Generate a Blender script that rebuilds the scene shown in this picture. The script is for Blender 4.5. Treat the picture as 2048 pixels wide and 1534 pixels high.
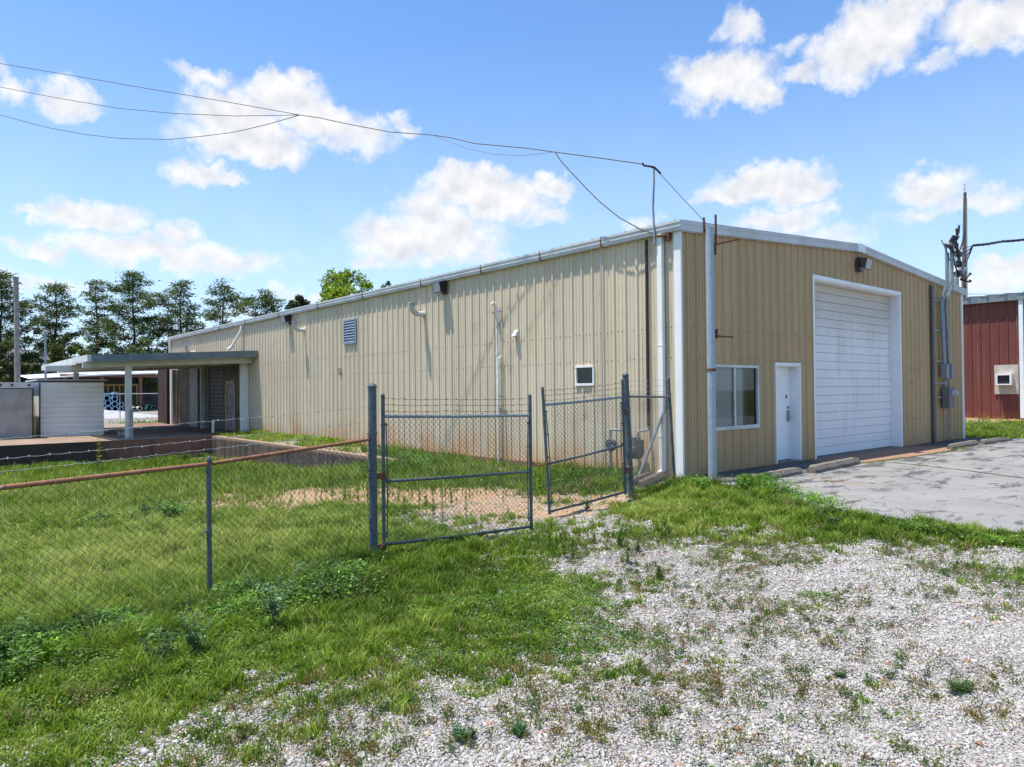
import bpy, math, random
import numpy as np
from math import sin, cos, pi, radians, sqrt, atan2
random.seed(7); RNG = np.random.default_rng(7)
SC = bpy.context.scene
for o in list(bpy.data.objects): bpy.data.objects.remove(o)
COL = SC.collection

# ------------------------------------------------------------------ camera
# metres; origin = near corner of the warehouse, +x along its front wall, +y along its side wall
FPX = 1422.95
CAM = np.array([-11.143, -8.186, 1.65])
YAW, PITCH, ROLL = 0.70313, 0.01108, -0.009408
_f = np.array([sin(YAW)*cos(PITCH), cos(YAW)*cos(PITCH), sin(PITCH)])
_r = np.array([cos(YAW), -sin(YAW), 0.]); _u = np.cross(_r, _f)
_r, _u = cos(ROLL)*_r+sin(ROLL)*_u, -sin(ROLL)*_r+cos(ROLL)*_u
cd = bpy.data.cameras.new('camera'); cam = bpy.data.objects.new('camera', cd); COL.objects.link(cam)
from mathutils import Matrix, Vector
cam.matrix_world = Matrix([[_r[0], _u[0], -_f[0], CAM[0]], [_r[1], _u[1], -_f[1], CAM[1]], [_r[2], _u[2], -_f[2], CAM[2]], [0, 0, 0, 1]])
cd.sensor_width = 36; cd.lens = 36*FPX/2048; cd.clip_end = 3000; cd.clip_start = .05
SC.camera = cam
# survey helpers: turn a measured photo point into metres on a known plane
def _ray(x, y): return _f+(x-1024)/FPX*_r-(y-767)/FPX*_u
def at(x, y, Z): return CAM+_ray(x, y)*Z
def on(ax, v, x, y):
    d = _ray(x, y); return CAM+d*((v-CAM[ax])/d[ax])
def onx(x, y, v): return on(0, v, x, y)
def ony(x, y, v): return on(1, v, x, y)
def onz(x, y, v): return on(2, v, x, y)

# ------------------------------------------------------------------ sun, sky, exposure
SUN = Vector((-1, .6, 4.1)).normalized()
sl = bpy.data.lights.new('sun', 'SUN'); sl.energy = 5.0; sl.angle = radians(.6); sl.color = (1, .94, .84)
so = bpy.data.objects.new('sun', sl); COL.objects.link(so); so.rotation_euler = SUN.to_track_quat('Z', 'Y').to_euler(); so.location = (0, 0, 60)
SC.view_settings.view_transform = 'Standard'; SC.view_settings.look = 'None'
SC.view_settings.exposure = .56; SC.view_settings.gamma = 1
SC.render.engine = 'CYCLES'
SC.cycles.use_denoising = True; SC.cycles.max_bounces = 6; SC.cycles.transparent_max_bounces = 8
SC.cycles.diffuse_bounces = 3; SC.cycles.glossy_bounces = 3; SC.cycles.caustics_reflective = False; SC.cycles.caustics_refractive = False

CLOUDS = [(400,150,62,27,.75),(560,182,100,46,1),(480,235,110,60,1),(500,285,140,42,1),(640,240,90,50,.95),(715,275,70,45,.8),(800,248,48,20,.6),
 (400,345,75,30,.85),(462,368,42,14,.8),(150,202,66,42,.8),(15,180,45,30,.75),(0,140,22,34,.6),
 (190,434,100,30,.85),(72,418,30,14,.6),(362,468,50,30,.8),(90,492,66,22,.8),(250,500,175,36,.8),(420,522,150,34,.8),
 (940,378,120,44,1),(850,420,80,44,.9),(860,478,170,52,.95),(1010,400,90,44,.95),(1112,376,46,26,.8),(1060,430,80,26,.7),(740,520,50,18,.6),
 (1450,160,118,52,1),(1395,150,60,36,.9),(1525,195,48,38,.9),(1480,62,50,32,.7),(1605,158,46,22,.7),(1575,95,36,22,.55),
 (1760,60,100,70,1),(1700,95,90,52,.95),(1690,150,50,26,.7),(1830,10,80,46,.95),(1960,45,90,62,1),(2048,20,60,70,1),(1868,132,52,22,.6),
 (1530,368,120,40,1),(1605,388,70,28,.9),(1440,390,55,20,.8),(1565,440,110,26,.75),(1860,372,82,36,.85),(1950,400,100,30,.7),(1830,432,80,22,.6),
 (2010,516,50,24,.9),(1995,556,80,34,.7),(980,516,70,18,.55),(1285,447,46,16,.6),(1660,474,110,20,.5),(60,566,110,26,.55),(600,585,80,14,.5),(470,630,60,16,.5)]
def build_world():
    w = bpy.data.worlds.new('World'); SC.world = w; w.use_nodes = True
    nt = w.node_tree; N = nt.nodes; L = nt.links; N.clear()
    def n(t, **k):
        x = N.new(t)
        for a, b in k.items(): setattr(x, a, b)
        return x
    def m(op, a, b=None, c=None):
        x = n('ShaderNodeMath', operation=op)
        for i, v in enumerate((a, b, c)):
            if v is None: continue
            if isinstance(v, (int, float)): x.inputs[i].default_value = v
            else: L.new(v, x.inputs[i])
        return x.outputs[0]
    sky = n('ShaderNodeTexSky', sky_type='NISHITA', sun_disc=False)
    sky.sun_elevation = math.asin(SUN.z); sky.sun_rotation = atan2(SUN.x, SUN.y); sky.air_density = 1.0; sky.dust_density = .6; sky.ozone_density = 1.6
    tc = n('ShaderNodeTexCoord'); sep = n('ShaderNodeSeparateXYZ'); L.new(tc.outputs['Generated'], sep.inputs[0])
    az = m('ARCTAN2', sep.outputs[0], sep.outputs[1]); el = m('ARCSINE', sep.outputs[2])
    comb = n('ShaderNodeCombineXYZ'); L.new(az, comb.inputs[0]); L.new(el, comb.inputs[1])
    # domain warp for billowy outlines
    nz = n('ShaderNodeTexNoise'); nz.inputs['Scale'].default_value = 22; nz.inputs['Detail'].default_value = 5; nz.inputs['Roughness'].default_value = .6
    L.new(comb.outputs[0], nz.inputs['Vector'])
    sub = n('ShaderNodeVectorMath', operation='SUBTRACT'); L.new(nz.outputs['Color'], sub.inputs[0]); sub.inputs[1].default_value = (.5, .5, .5)
    scl = n('ShaderNodeVectorMath', operation='SCALE'); L.new(sub.outputs[0], scl.inputs[0]); scl.inputs['Scale'].default_value = .075
    wv = n('ShaderNodeVectorMath', operation='ADD'); L.new(comb.outputs[0], wv.inputs[0]); L.new(scl.outputs[0], wv.inputs[1])
    field = None; up = None
    for (px, py, rx, ry, st) in CLOUDS:
        d = _ray(px, py); d = d/np.linalg.norm(d); a0, e0 = atan2(d[0], d[1]), math.asin(d[2])
        rr = 1.19/FPX*cos(atan2(sqrt((px-1024)**2+(py-767)**2), FPX))
        s = n('ShaderNodeVectorMath', operation='SUBTRACT'); L.new(wv.outputs[0], s.inputs[0]); s.inputs[1].default_value = (a0, e0, 0)
        k = n('ShaderNodeVectorMath', operation='MULTIPLY'); L.new(s.outputs[0], k.inputs[0]); k.inputs[1].default_value = (1/(rx*rr), 1/(ry*rr), 0)
        l = n('ShaderNodeVectorMath', operation='DOT_PRODUCT'); L.new(k.outputs[0], l.inputs[0]); L.new(k.outputs[0], l.inputs[1])
        v = m('MULTIPLY_ADD', l.outputs['Value'], -1.0*st, st)
        field = v if field is None else m('SMOOTH_MAX', field, v, .15)
    n2 = n('ShaderNodeTexNoise'); n2.inputs['Scale'].default_value = 60; n2.inputs['Detail'].default_value = 6; n2.inputs['Roughness'].default_value = .58
    L.new(comb.outputs[0], n2.inputs['Vector'])
    n3 = n('ShaderNodeTexNoise'); n3.inputs['Scale'].default_value = 13; n3.inputs['Detail'].default_value = 6; n3.inputs['Roughness'].default_value = .55
    L.new(comb.outputs[0], n3.inputs['Vector'])
    fl = m('MULTIPLY_ADD', m('SUBTRACT', n2.outputs['Fac'], .5), .45, field)
    fl = m('MULTIPLY_ADD', m('SUBTRACT', n3.outputs['Fac'], .5), .7, fl)
    mr = n('ShaderNodeMapRange', interpolation_type='SMOOTHSTEP'); L.new(fl, mr.inputs[0]); mr.inputs[1].default_value = -.02; mr.inputs[2].default_value = .85; mr.inputs[4].default_value = .95
    # faint veil low down
    hz = n('ShaderNodeMapRange', interpolation_type='SMOOTHSTEP'); L.new(el, hz.inputs[0]); hz.inputs[1].default_value = .50; hz.inputs[2].default_value = -.04; hz.inputs[4].default_value = .62
    veil = m('MULTIPLY', hz.outputs[0], m('ADD', .7, m('MULTIPLY', n3.outputs['Fac'], .6)))
    cov = mr.outputs[0]
    # cloud body tone: white tops, greyer where thick
    tone = n('ShaderNodeMapRange'); upv = n('ShaderNodeVectorMath', operation='ADD'); L.new(comb.outputs[0], upv.inputs[0]); upv.inputs[1].default_value = (-.004, .016, 0)
    n4 = n('ShaderNodeTexNoise'); n4.inputs['Scale'].default_value = 30; n4.inputs['Detail'].default_value = 5; n4.inputs['Roughness'].default_value = .55; L.new(comb.outputs[0], n4.inputs['Vector'])
    n5 = n('ShaderNodeTexNoise'); n5.inputs['Scale'].default_value = 30; n5.inputs['Detail'].default_value = 5; n5.inputs['Roughness'].default_value = .55; L.new(upv.outputs[0], n5.inputs['Vector'])
    rel = m('SUBTRACT', n4.outputs['Fac'], n5.outputs['Fac']); edge = m('MULTIPLY', m('MINIMUM', fl, 1.0), -.25)
    L.new(m('ADD', m('ADD', .92, m('MULTIPLY', rel, 1.4)), edge), tone.inputs[0])
    tone.inputs[1].default_value = 0; tone.inputs[2].default_value = 1
    cr = n('ShaderNodeValToRGB'); L.new(tone.outputs[0], cr.inputs[0])
    cr.color_ramp.elements[0].color = (.58, .61, .69, 1); cr.color_ramp.elements[1].color = (1.0, .99, .97, 1)
    cl = n('ShaderNodeVectorMath', operation='SCALE'); L.new(cr.outputs[0], cl.inputs[0]); cl.inputs['Scale'].default_value = CLOUD_V
    tint = n('ShaderNodeMix', data_type='RGBA', blend_type='MULTIPLY'); tint.inputs[0].default_value = 1
    L.new(sky.outputs[0], tint.inputs[6]); tint.inputs[7].default_value = SKY_T
    vm = n('ShaderNodeMix', data_type='RGBA'); L.new(veil, vm.inputs[0]); L.new(tint.outputs[2], vm.inputs[6]); vm.inputs[7].default_value = (4.7, 5.6, 6.7, 1)
    mx = n('ShaderNodeMix', data_type='RGBA'); L.new(cov, mx.inputs[0]); L.new(vm.outputs[2], mx.inputs[6]); L.new(cl.outputs[0], mx.inputs[7])
    bg = n('ShaderNodeBackground'); L.new(mx.outputs[2], bg.inputs[0]); bg.inputs[1].default_value = SKY_S
    out = n('ShaderNodeOutputWorld'); L.new(bg.outputs[0], out.inputs[0])
SKY_S = .12; CLOUD_V = 6.0; SKY_T = (.80, 1.07, 1.32, 1)
build_world()

# ------------------------------------------------------------------ object helpers
WL = {}
def _tag(o, label=None, cat=None, group=None, kind=None):
    if label: o['label'] = label
    if cat: o['category'] = cat
    if group: o['group'] = group
    if kind: o['kind'] = kind
    return o
def thing(name, label, cat, loc=(0, 0, 0), group=None):
    o = bpy.data.objects.new(name, None); COL.objects.link(o); o.location = tuple(map(float, loc)); WL[o.name] = np.array(loc, float)
    o.empty_display_size = .2
    return _tag(o, label, cat, group)
class MB:
    def __init__(s): s.v = []; s.f = []; s.m = []; s.n = 0; s.cur = 0
    def add(s, vs, fs):
        b = s.n; s.v.extend([tuple(map(float, p)) for p in vs]); s.n = len(s.v)
        for f in fs: s.f.append(tuple(i+b for i in f)); s.m.append(s.cur)
        return s
    def box(s, a, b):
        (x0, y0, z0), (x1, y1, z1) = a, b
        if x0 > x1: x0, x1 = x1, x0
        if y0 > y1: y0, y1 = y1, y0
        if z0 > z1: z0, z1 = z1, z0
        return s.add([(x0,y0,z0),(x1,y0,z0),(x1,y1,z0),(x0,y1,z0),(x0,y0,z1),(x1,y0,z1),(x1,y1,z1),(x0,y1,z1)],
              [(0,3,2,1),(4,5,6,7),(0,1,5,4),(1,2,6,5),(2,3,7,6),(3,0,4,7)])
    def bar(s, p, q, w, h, up=(0, 0, 1)):
        p = np.array(p, float); q = np.array(q, float); d = q-p; d = d/np.linalg.norm(d); up = np.array(up, float)
        a = np.cross(d, up); a /= np.linalg.norm(a); b = np.cross(a, d); a *= w/2; b *= h/2
        return s.add([p-a-b, p+a-b, p+a+b, p-a+b, q-a-b, q+a-b, q+a+b, q-a+b], [(0,3,2,1),(4,5,6,7),(0,1,5,4),(1,2,6,5),(2,3,7,6),(3,0,4,7)])
    def tube(s, pts, r, k=8, cap=True):
        pts = [np.array(p, float) for p in pts]; n = len(pts); rs = r if hasattr(r, '__len__') else [r]*n
        vs = []; pa = None
        for i, p in enumerate(pts):
            d = pts[min(i+1, n-1)]-pts[max(i-1, 0)]; d = d/(np.linalg.norm(d)+1e-12)
            if pa is None:
                pa = np.cross(d, (0, 0, 1.)) if abs(d[2]) < .9 else np.cross(d, (1., 0, 0))
            pa = pa-d*(pa@d); pa /= (np.linalg.norm(pa)+1e-12); pb = np.cross(d, pa)
            for j in range(k):
                t = 2*pi*j/k; vs.append(p+(pa*cos(t)+pb*sin(t))*rs[i])
        fs = [(i*k+j, i*k+(j+1) % k, (i+1)*k+(j+1) % k, (i+1)*k+j) for i in range(n-1) for j in range(k)]
        if cap: fs += [tuple(range(k))[::-1], tuple(range((n-1)*k, n*k))]
        return s.add(vs, fs)
    def ring(s, c, ax, r0, r1, L, k=20):  # open pipe with wall thickness
        c = np.array(c, float); ax = np.array(ax, float); ax /= np.linalg.norm(ax)
        a = np.cross(ax, (0, 0, 1.)); a /= np.linalg.norm(a); b = np.cross(a, ax); vs = []
        for (rr, t) in ((r1, 0), (r1, L), (r0, L), (r0, 0)):
            for j in range(k): th = 2*pi*j/k; vs.append(c+ax*t+(a*cos(th)+b*sin(th))*rr)
        return s.add(vs, [(i*k+j, i*k+(j+1) % k, ((i+1) % 4)*k+(j+1) % k, ((i+1) % 4)*k+j) for i in range(4) for j in range(k)])
    def prism(s, poly, axis, a, b):  # 2D polygon extruded along axis
        def P(u, v, t): return {0: (t, u, v), 1: (u, t, v), 2: (u, v, t)}[axis]
        n = len(poly); vs = [P(u, v, a) for u, v in poly]+[P(u, v, b) for u, v in poly]
        return s.add(vs, [tuple(range(n))[::-1], tuple(range(n, 2*n))]+[(i, (i+1) % n, n+(i+1) % n, n+i) for i in range(n)])
    def build(s, name, mats, parent=None, loc=None, smooth=False):
        if not isinstance(mats, (list, tuple)): mats = [mats]
        if parent is not None: L0 = WL[parent.name]
        else: L0 = np.array(loc if loc is not None else (0, 0, 0), float)
        me = bpy.data.meshes.new(name); V = np.array(s.v, float)-L0
        me.from_pydata(V.tolist(), [], s.f)
        for m_ in mats: me.materials.append(m_)
        me.polygons.foreach_set('material_index', s.m)
        if smooth: me.polygons.foreach_set('use_smooth', [True]*len(s.f))
        me.update(); 
        import bmesh
        bm = bmesh.new(); bm.from_mesh(me); bmesh.ops.recalc_face_normals(bm, faces=bm.faces); bm.to_mesh(me); bm.free()
        o = bpy.data.objects.new(name, me); COL.objects.link(o); WL[o.name] = L0
        if parent is not None:
            o.parent = parent
        else: o.location = tuple(L0)
        # children of a part mesh share the thing's origin, so their offset is zero
        return o
def fastmesh(name, V, F, mats, cols=None, parent=None, loc=(0, 0, 0), smooth=False, nside=3):
    """V (n,3), F (m,k) arrays; cols (m,3) per-face colour"""
    L0 = WL[parent.name] if parent is not None else np.array(loc, float)
    me = bpy.data.meshes.new(name); V = np.asarray(V, np.float32)-L0.astype(np.float32); F = np.asarray(F, np.int32); m_, k = F.shape
    me.vertices.add(len(V)); me.vertices.foreach_set('co', V.ravel())
    me.loops.add(m_*k); me.loops.foreach_set('vertex_index', F.ravel())
    me.polygons.add(m_); me.polygons.foreach_set('loop_start', np.arange(0, m_*k, k, dtype=np.int32)); me.polygons.foreach_set('loop_total', np.full(m_, k, np.int32))
    me.update(calc_edges=True)
    for x in (mats if isinstance(mats, (list, tuple)) else [mats]): me.materials.append(x)
    if smooth: me.polygons.foreach_set('use_smooth', np.ones(m_, bool))
    if cols is not None:
        ca = me.color_attributes.new('tone', 'FLOAT_COLOR', 'CORNER')
        c4 = np.ones((m_, k, 4), np.float32); c4[:, :, :3] = np.asarray(cols, np.float32)[:, None, :]
        ca.data.foreach_set('color', c4.ravel())
    o = bpy.data.objects.new(name, me); COL.objects.link(o); WL[o.name] = L0
    if parent is not None: o.parent = parent
    else: o.location = tuple(float(q) for q in L0)
    return o

# ------------------------------------------------------------------ materials
def newmat(name):
    m = bpy.data.materials.new(name); m.use_nodes = True; nt = m.node_tree
    return m, nt, nt.nodes, nt.links, nt.nodes['Principled BSDF']
def _noise(nt, coord, scale, detail=4, rough=.55, mapscale=None):
    x = nt.nodes.new('ShaderNodeTexNoise'); x.inputs['Scale'].default_value = scale; x.inputs['Detail'].default_value = detail; x.inputs['Roughness'].default_value = rough
    if mapscale:
        mp = nt.nodes.new('ShaderNodeMapping'); mp.inputs['Scale'].default_value = mapscale; nt.links.new(coord, mp.inputs[0]); coord = mp.outputs[0]
    nt.links.new(coord, x.inputs['Vector']); return x.outputs['Fac']
def _range(nt, v, a, b, c=0., d=1., smooth=True):
    x = nt.nodes.new('ShaderNodeMapRange'); x.interpolation_type = 'SMOOTHSTEP' if smooth else 'LINEAR'
    nt.links.new(v, x.inputs[0])
    for i, q in enumerate((a, b, c, d)): x.inputs[i+1].default_value = q
    return x.outputs[0]
def _mix(nt, fac, a, b, blend='MIX'):
    x = nt.nodes.new('ShaderNodeMix'); x.data_type = 'RGBA'; x.blend_type = blend
    for i, q in ((0, fac), (6, a), (7, b)):
        if isinstance(q, (int, float)): x.inputs[i].default_value = q
        elif isinstance(q, tuple): x.inputs[i].default_value = (*q[:3], 1)
        else: nt.links.new(q, x.inputs[i])
    return x.outputs[2]
def _math(nt, op, a, b=None):
    x = nt.nodes.new('ShaderNodeMath'); x.operation = op
    for i, q in enumerate((a, b)):
        if q is None: continue
        if isinstance(q, (int, float)): x.inputs[i].default_value = q
        else: nt.links.new(q, x.inputs[i])
    return x.outputs[0]
def _bump(nt, h, strength, dist, bsdf):
    b = nt.nodes.new('ShaderNodeBump'); b.inputs['Strength'].default_value = strength; b.inputs['Distance'].default_value = dist
    nt.links.new(h, b.inputs['Height']); nt.links.new(b.outputs[0], bsdf.inputs['Normal'])
def _obj(nt): return nt.nodes.new('ShaderNodeTexCoord').outputs['Object']
def _sep(nt, v):
    x = nt.nodes.new('ShaderNodeSeparateXYZ'); nt.links.new(v, x.inputs[0]); return x.outputs
def pmat(name, c1, c2=None, scale=3., rough=.6, metal=0., lo=.35, hi=.65, c3=None, s3=12., t3=.62, bump=0., bs=20., map3=None, spec=.5):
    m, nt, N, L, B = newmat(name); co = _obj(nt)
    c2 = c2 or tuple(x*.8 for x in c1)
    col = _mix(nt, _range(nt, _noise(nt, co, scale), lo, hi), c1, c2)
    if c3: col = _mix(nt, _range(nt, _noise(nt, co, s3, 6, .65, map3), t3, t3+.1), col, c3)
    L.new(col, B.inputs['Base Color']); B.inputs['Roughness'].default_value = rough; B.inputs['Metallic'].default_value = metal
    B.inputs['Specular IOR Level'].default_value = spec
    if bump: _bump(nt, _noise(nt, co, bs, 6, .6), bump, .02, B)
    return m
def siding(name, c1, c2, dirt=(.42, .22, .10), dz=(-.1, .75), dirt_amt=.75, streak=(.50, .40, .26), grime=(.30, .24, .13)):
    m, nt, N, L, B = newmat(name); co = _obj(nt); z = _sep(nt, co)[2]
    col = _mix(nt, _range(nt, _noise(nt, co, .9, 4, .6, (1, 1, .35)), .3, .7), c1, c2)
    # every 0.915 m sheet weathered a little differently
    sp = _sep(nt, co); fl = _math(nt, 'FLOOR', _math(nt, 'MULTIPLY', _math(nt, 'ADD', sp[0], sp[1]), 1/.915)); wnz = N.new('ShaderNodeTexWhiteNoise'); wnz.noise_dimensions = '1D'; L.new(fl, wnz.inputs['W'])
    col = _mix(nt, _range(nt, wnz.outputs['Value'], 0, 1, 0, .22), col, tuple(x*.62 for x in c1))
    fr_ = _math(nt, 'ABSOLUTE', _math(nt, 'SUBTRACT', _math(nt, 'FRACT', _math(nt, 'MULTIPLY', _math(nt, 'ADD', sp[0], sp[1]), 1/.915)), .5))
    col = _mix(nt, _math(nt, 'MULTIPLY', _range(nt, fr_, .475, .495, 0, .55), _range(nt, _noise(nt, co, 1.5, 4, .6, (1, 1, .3)), .4, .6)), col, (.42, .40, .36))
    # run-off streaks
    st = _math(nt, 'MULTIPLY', _range(nt, _noise(nt, co, 5.5, 3, .6, (1, 1, .05)), .55, .72), .5)
    col = _mix(nt, st, col, streak)
    g = _math(nt, 'MULTIPLY', _range(nt, _noise(nt, co, 1.3, 6, .7), .56, .72), .35)
    col = _mix(nt, g, col, grime)
    # clay splashed up from the soil
    nn = _range(nt, _noise(nt, co, .9, 5, .65, (1, 1, .6)), .25, .75, 0, 1, False)
    zz = _math(nt, 'ADD', z, _math(nt, 'MULTIPLY', nn, -1.1))
    d = _math(nt, 'MULTIPLY', _range(nt, zz, dz[1]-.6, dz[0]-.6), dirt_amt)
    col = _mix(nt, d, col, dirt)
    fn = _noise(nt, co, 90, 3, .7); col = _mix(nt, _range(nt, fn, .3, .8, 0, .14), col, tuple(x*.55 for x in c1))
    L.new(col, B.inputs['Base Color']); B.inputs['Roughness'].default_value = .5; B.inputs['Specular IOR Level'].default_value = .2
    _bump(nt, _noise(nt, co, 3.5, 3, .5), .25, .012, B)
    return m
M = {}
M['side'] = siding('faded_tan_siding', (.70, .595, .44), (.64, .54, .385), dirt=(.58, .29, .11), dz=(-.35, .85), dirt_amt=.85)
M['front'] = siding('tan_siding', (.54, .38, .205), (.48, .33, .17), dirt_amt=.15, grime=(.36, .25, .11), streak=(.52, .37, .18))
M['white'] = pmat('white_trim', (.86, .86, .85), (.80, .80, .79), 2, .45, c3=(.5, .46, .4), s3=6, t3=.68, map3=(1, 1, .25))
M['trim_screw'] = pmat('dark_screw', (.05, .04, .035), rough=.5)
M['gutter'] = pmat('white_gutter', (.60, .61, .61), (.50, .51, .50), 1.5, .5, c3=(.40, .34, .27), s3=4, t3=.63)
M['rust'] = pmat('rust', (.20, .075, .03), (.12, .05, .025), 14, .85, bump=.4, bs=60)
M['rustrail'] = pmat('rusty_rail', (.30, .13, .06), (.20, .085, .045), 9, .75, c3=(.38, .33, .28), s3=18, t3=.6, bump=.3, bs=70)
M['galv'] = pmat('galvanised', (.27, .32, .345), (.19, .23, .25), 10, .5, .25, c3=(.4, .44, .47), s3=40, t3=.56, bump=.1, bs=60)
M['galvdark'] = pmat('weathered_fence_pipe', (.105, .125, .14), (.065, .08, .09), 16, .6, .1, c3=(.2, .22, .23), s3=45, t3=.6, bump=.2, bs=80)
M['mesh'] = pmat('fence_wire', (.10, .11, .11), (.06, .065, .065), 6, .6, .2)
M['barb'] = pmat('rusty_wire', (.17, .10, .07), (.10, .06, .045), 20, .8, .2)
M['barbgrey'] = pmat('grey_wire', (.40, .43, .44), (.25, .27, .28), 9, .6, .3)
M['polesteel'] = pmat('galvanised_pole', (.36, .42, .47), (.30, .36, .41), 12, .45, .2, c3=(.42, .48, .53), s3=40, t3=.56, bump=.08, bs=40)
M['concrete'] = pmat('concrete', (.42, .40, .37), (.32, .30, .27), 4, .9, c3=(.15, .13, .11), s3=9, t3=.58, bump=.7, bs=40)
M['aggregate'] = pmat('weathered_concrete', (.24, .21, .18), (.14, .12, .095), 16, .95, c3=(.10, .085, .07), s3=28, t3=.55, bump=1., bs=55)
M['deck'] = pmat('dock_top', (.29, .205, .15), (.21, .15, .11), 1.6, .9, c3=(.16, .13, .11), s3=3, t3=.6, bump=.2, bs=20)
M['black'] = pmat('black_plastic', (.02, .02, .022), rough=.4)
M['cable'] = pmat('black_cable', (.02, .02, .02), rough=.6)
M['dark'] = pmat('dark_interior', (.025, .023, .02), rough=.9)
M['brown'] = pmat('brown_pipe', (.045, .028, .02), (.03, .02, .015), 8, .6)
M['pvc'] = pmat('white_pvc', (.78, .78, .74), (.66, .65, .60), 6, .4)
M['gray'] = pmat('grey_metal', (.30, .33, .34), (.23, .25, .26), 6, .5, .3)
M['elbox'] = pmat('meter_box', (.20, .20, .18), (.15, .15, .135), 6, .5, .2)
M['meter'] = pmat('gas_meter_paint', (.09, .115, .135), (.05, .07, .085), 8, .45, .2, c3=(.4, .43, .45), s3=14, t3=.6)
M['lens'] = pmat('lamp_lens', (.55, .57, .6), (.42, .44, .47), 12, .15)
M['blind'] = pmat('blind_slat', (.85, .87, .86), (.8, .82, .81), 5, .5)
M['louver'] = pmat('blue_grey_louver', (.30, .38, .46), (.22, .29, .36), 6, .5, .2)
M['woodpole'] = pmat('weathered_pole_wood', (.33, .30, .28), (.22, .20, .185), 4, .9, c3=(.13, .11, .10), s3=5, t3=.55, map3=(3, 3, .15), bump=.4, bs=14)
M['darkwood'] = pmat('creosote_pole_wood', (.17, .11, .085), (.10, .07, .055), 4, .9, c3=(.30, .24, .2), s3=5, t3=.55, map3=(3, 3, .15))
M['canopyedge'] = pmat('canopy_fascia', (.17, .21, .23), (.12, .155, .175), 1.2, .5, .1, c3=(.27, .31, .33), s3=3, t3=.6)
M['beam'] = pmat('painted_beam', (.62, .64, .62), (.50, .51, .47), 2, .55, c3=(.3, .25, .2), s3=6, t3=.68)
M['redwall'] = siding('red_brown_siding', (.215, .072, .056), (.18, .058, .046), dirt=(.35, .13, .05), dz=(-.3, .5), dirt_amt=.8, streak=(.28, .10, .08), grime=(.14, .035, .028))
M['brownwall'] = siding('brown_siding', (.26, .185, .15), (.22, .155, .125), dirt_amt=.3, streak=(.33, .26, .22), grime=(.14, .10, .08))
M['shedwhite'] = pmat('white_ribbed_metal', (.84, .86, .87), (.78, .80, .81), 1.2, .4, c3=(.42, .40, .36), s3=2, t3=.68)
M['trailer'] = pmat('dull_grey_panel', (.36, .355, .34), (.28, .275, .26), 2.2, .6, c3=(.22, .2, .18), s3=4, t3=.62)
M['housewall'] = pmat('grey_house_wall', (.32, .31, .29), (.27, .26, .25), 2, .8)
M['houseroof'] = pmat('grey_shingles', (.16, .165, .18), (.12, .125, .14), 6, .9)
M['pad'] = pmat('brown_gravel_pad', (.34, .19, .12), (.24, .13, .085), 30, .95, c3=(.42, .30, .22), s3=70, t3=.56, bump=1, bs=60)
M['bark'] = pmat('pine_bark', (.09, .065, .05), (.055, .042, .034), 6, .95)
M['bluepipe'] = pmat('blue_pipe', (.04, .22, .42), (.03, .16, .33), 3, .4)
M['bluerim'] = pmat('pale_blue_rim', (.42, .60, .72), (.32, .5, .62), 3, .4)
M['whiterim'] = pmat('off_white_pipe', (.62, .60, .55), (.5, .48, .44), 3, .5)
M['greenpipe'] = pmat('green_pipe', (.02, .12, .09), (.015, .09, .07), 3, .4)
M['yellow'] = pmat('yellow_rack', (.45, .31, .06), (.33, .22, .05), 4, .6)
M['rustframe'] = pmat('rusty_frame', (.24, .11, .07), (.16, .075, .05), 3, .7)
M['reddot'] = pmat('dark_red_mark', (.22, .03, .04), rough=.5)
M['oldstop'] = pmat('dark_weathered_concrete', (.13, .105, .085), (.06, .047, .038), 18, .95, c3=(.26, .22, .18), s3=26, t3=.58, bump=1., bs=50)
def glassmat():
    m, nt, N, L, B = newmat('window_glass'); B.inputs['Base Color'].default_value = (.5, .55, .58, 1)
    B.inputs['Roughness'].default_value = .03; B.inputs['Transmission Weight'].default_value = .0
    tr = N.new('ShaderNodeBsdfTransparent'); tr.inputs[0].default_value = (.80, .84, .84, 1); gl = N.new('ShaderNodeBsdfGlossy'); gl.inputs['Roughness'].default_value = .02
    fr = N.new('ShaderNodeFresnel'); fr.inputs[0].default_value = 1.6; ms = N.new('ShaderNodeMixShader'); L.new(fr.outputs[0], ms.inputs[0]); L.new(tr.outputs[0], ms.inputs[1]); L.new(gl.outputs[0], ms.inputs[2])
    L.new(ms.outputs[0], N['Material Output'].inputs[0]); return m
M['glass'] = glassmat()
def roll_mat():
    m, nt, N, L, B = newmat('white_roll_door'); co = _obj(nt); z = _sep(nt, co)[2]
    col = _mix(nt, _range(nt, _noise(nt, co, .8, 4), .35, .65), (.85, .84, .83), (.79, .78, .77))
    d = _math(nt, 'MULTIPLY', _range(nt, _math(nt, 'ADD', z, _math(nt, 'MULTIPLY', _noise(nt, co, 1.6, 5, .6, (1, 1, .3)), 1.5)), 3.2, 4.7), .75)
    col = _mix(nt, d, col, (.50, .43, .34))
    col = _mix(nt, _math(nt, 'MULTIPLY', _range(nt, _noise(nt, co, 4, 4, .6, (1, 1, .08)), .52, .72), .4), col, (.5, .47, .42))
    L.new(col, B.inputs['Base Color']); B.inputs['Roughness'].default_value = .4; return m
M['roll'] = roll_mat()
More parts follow.
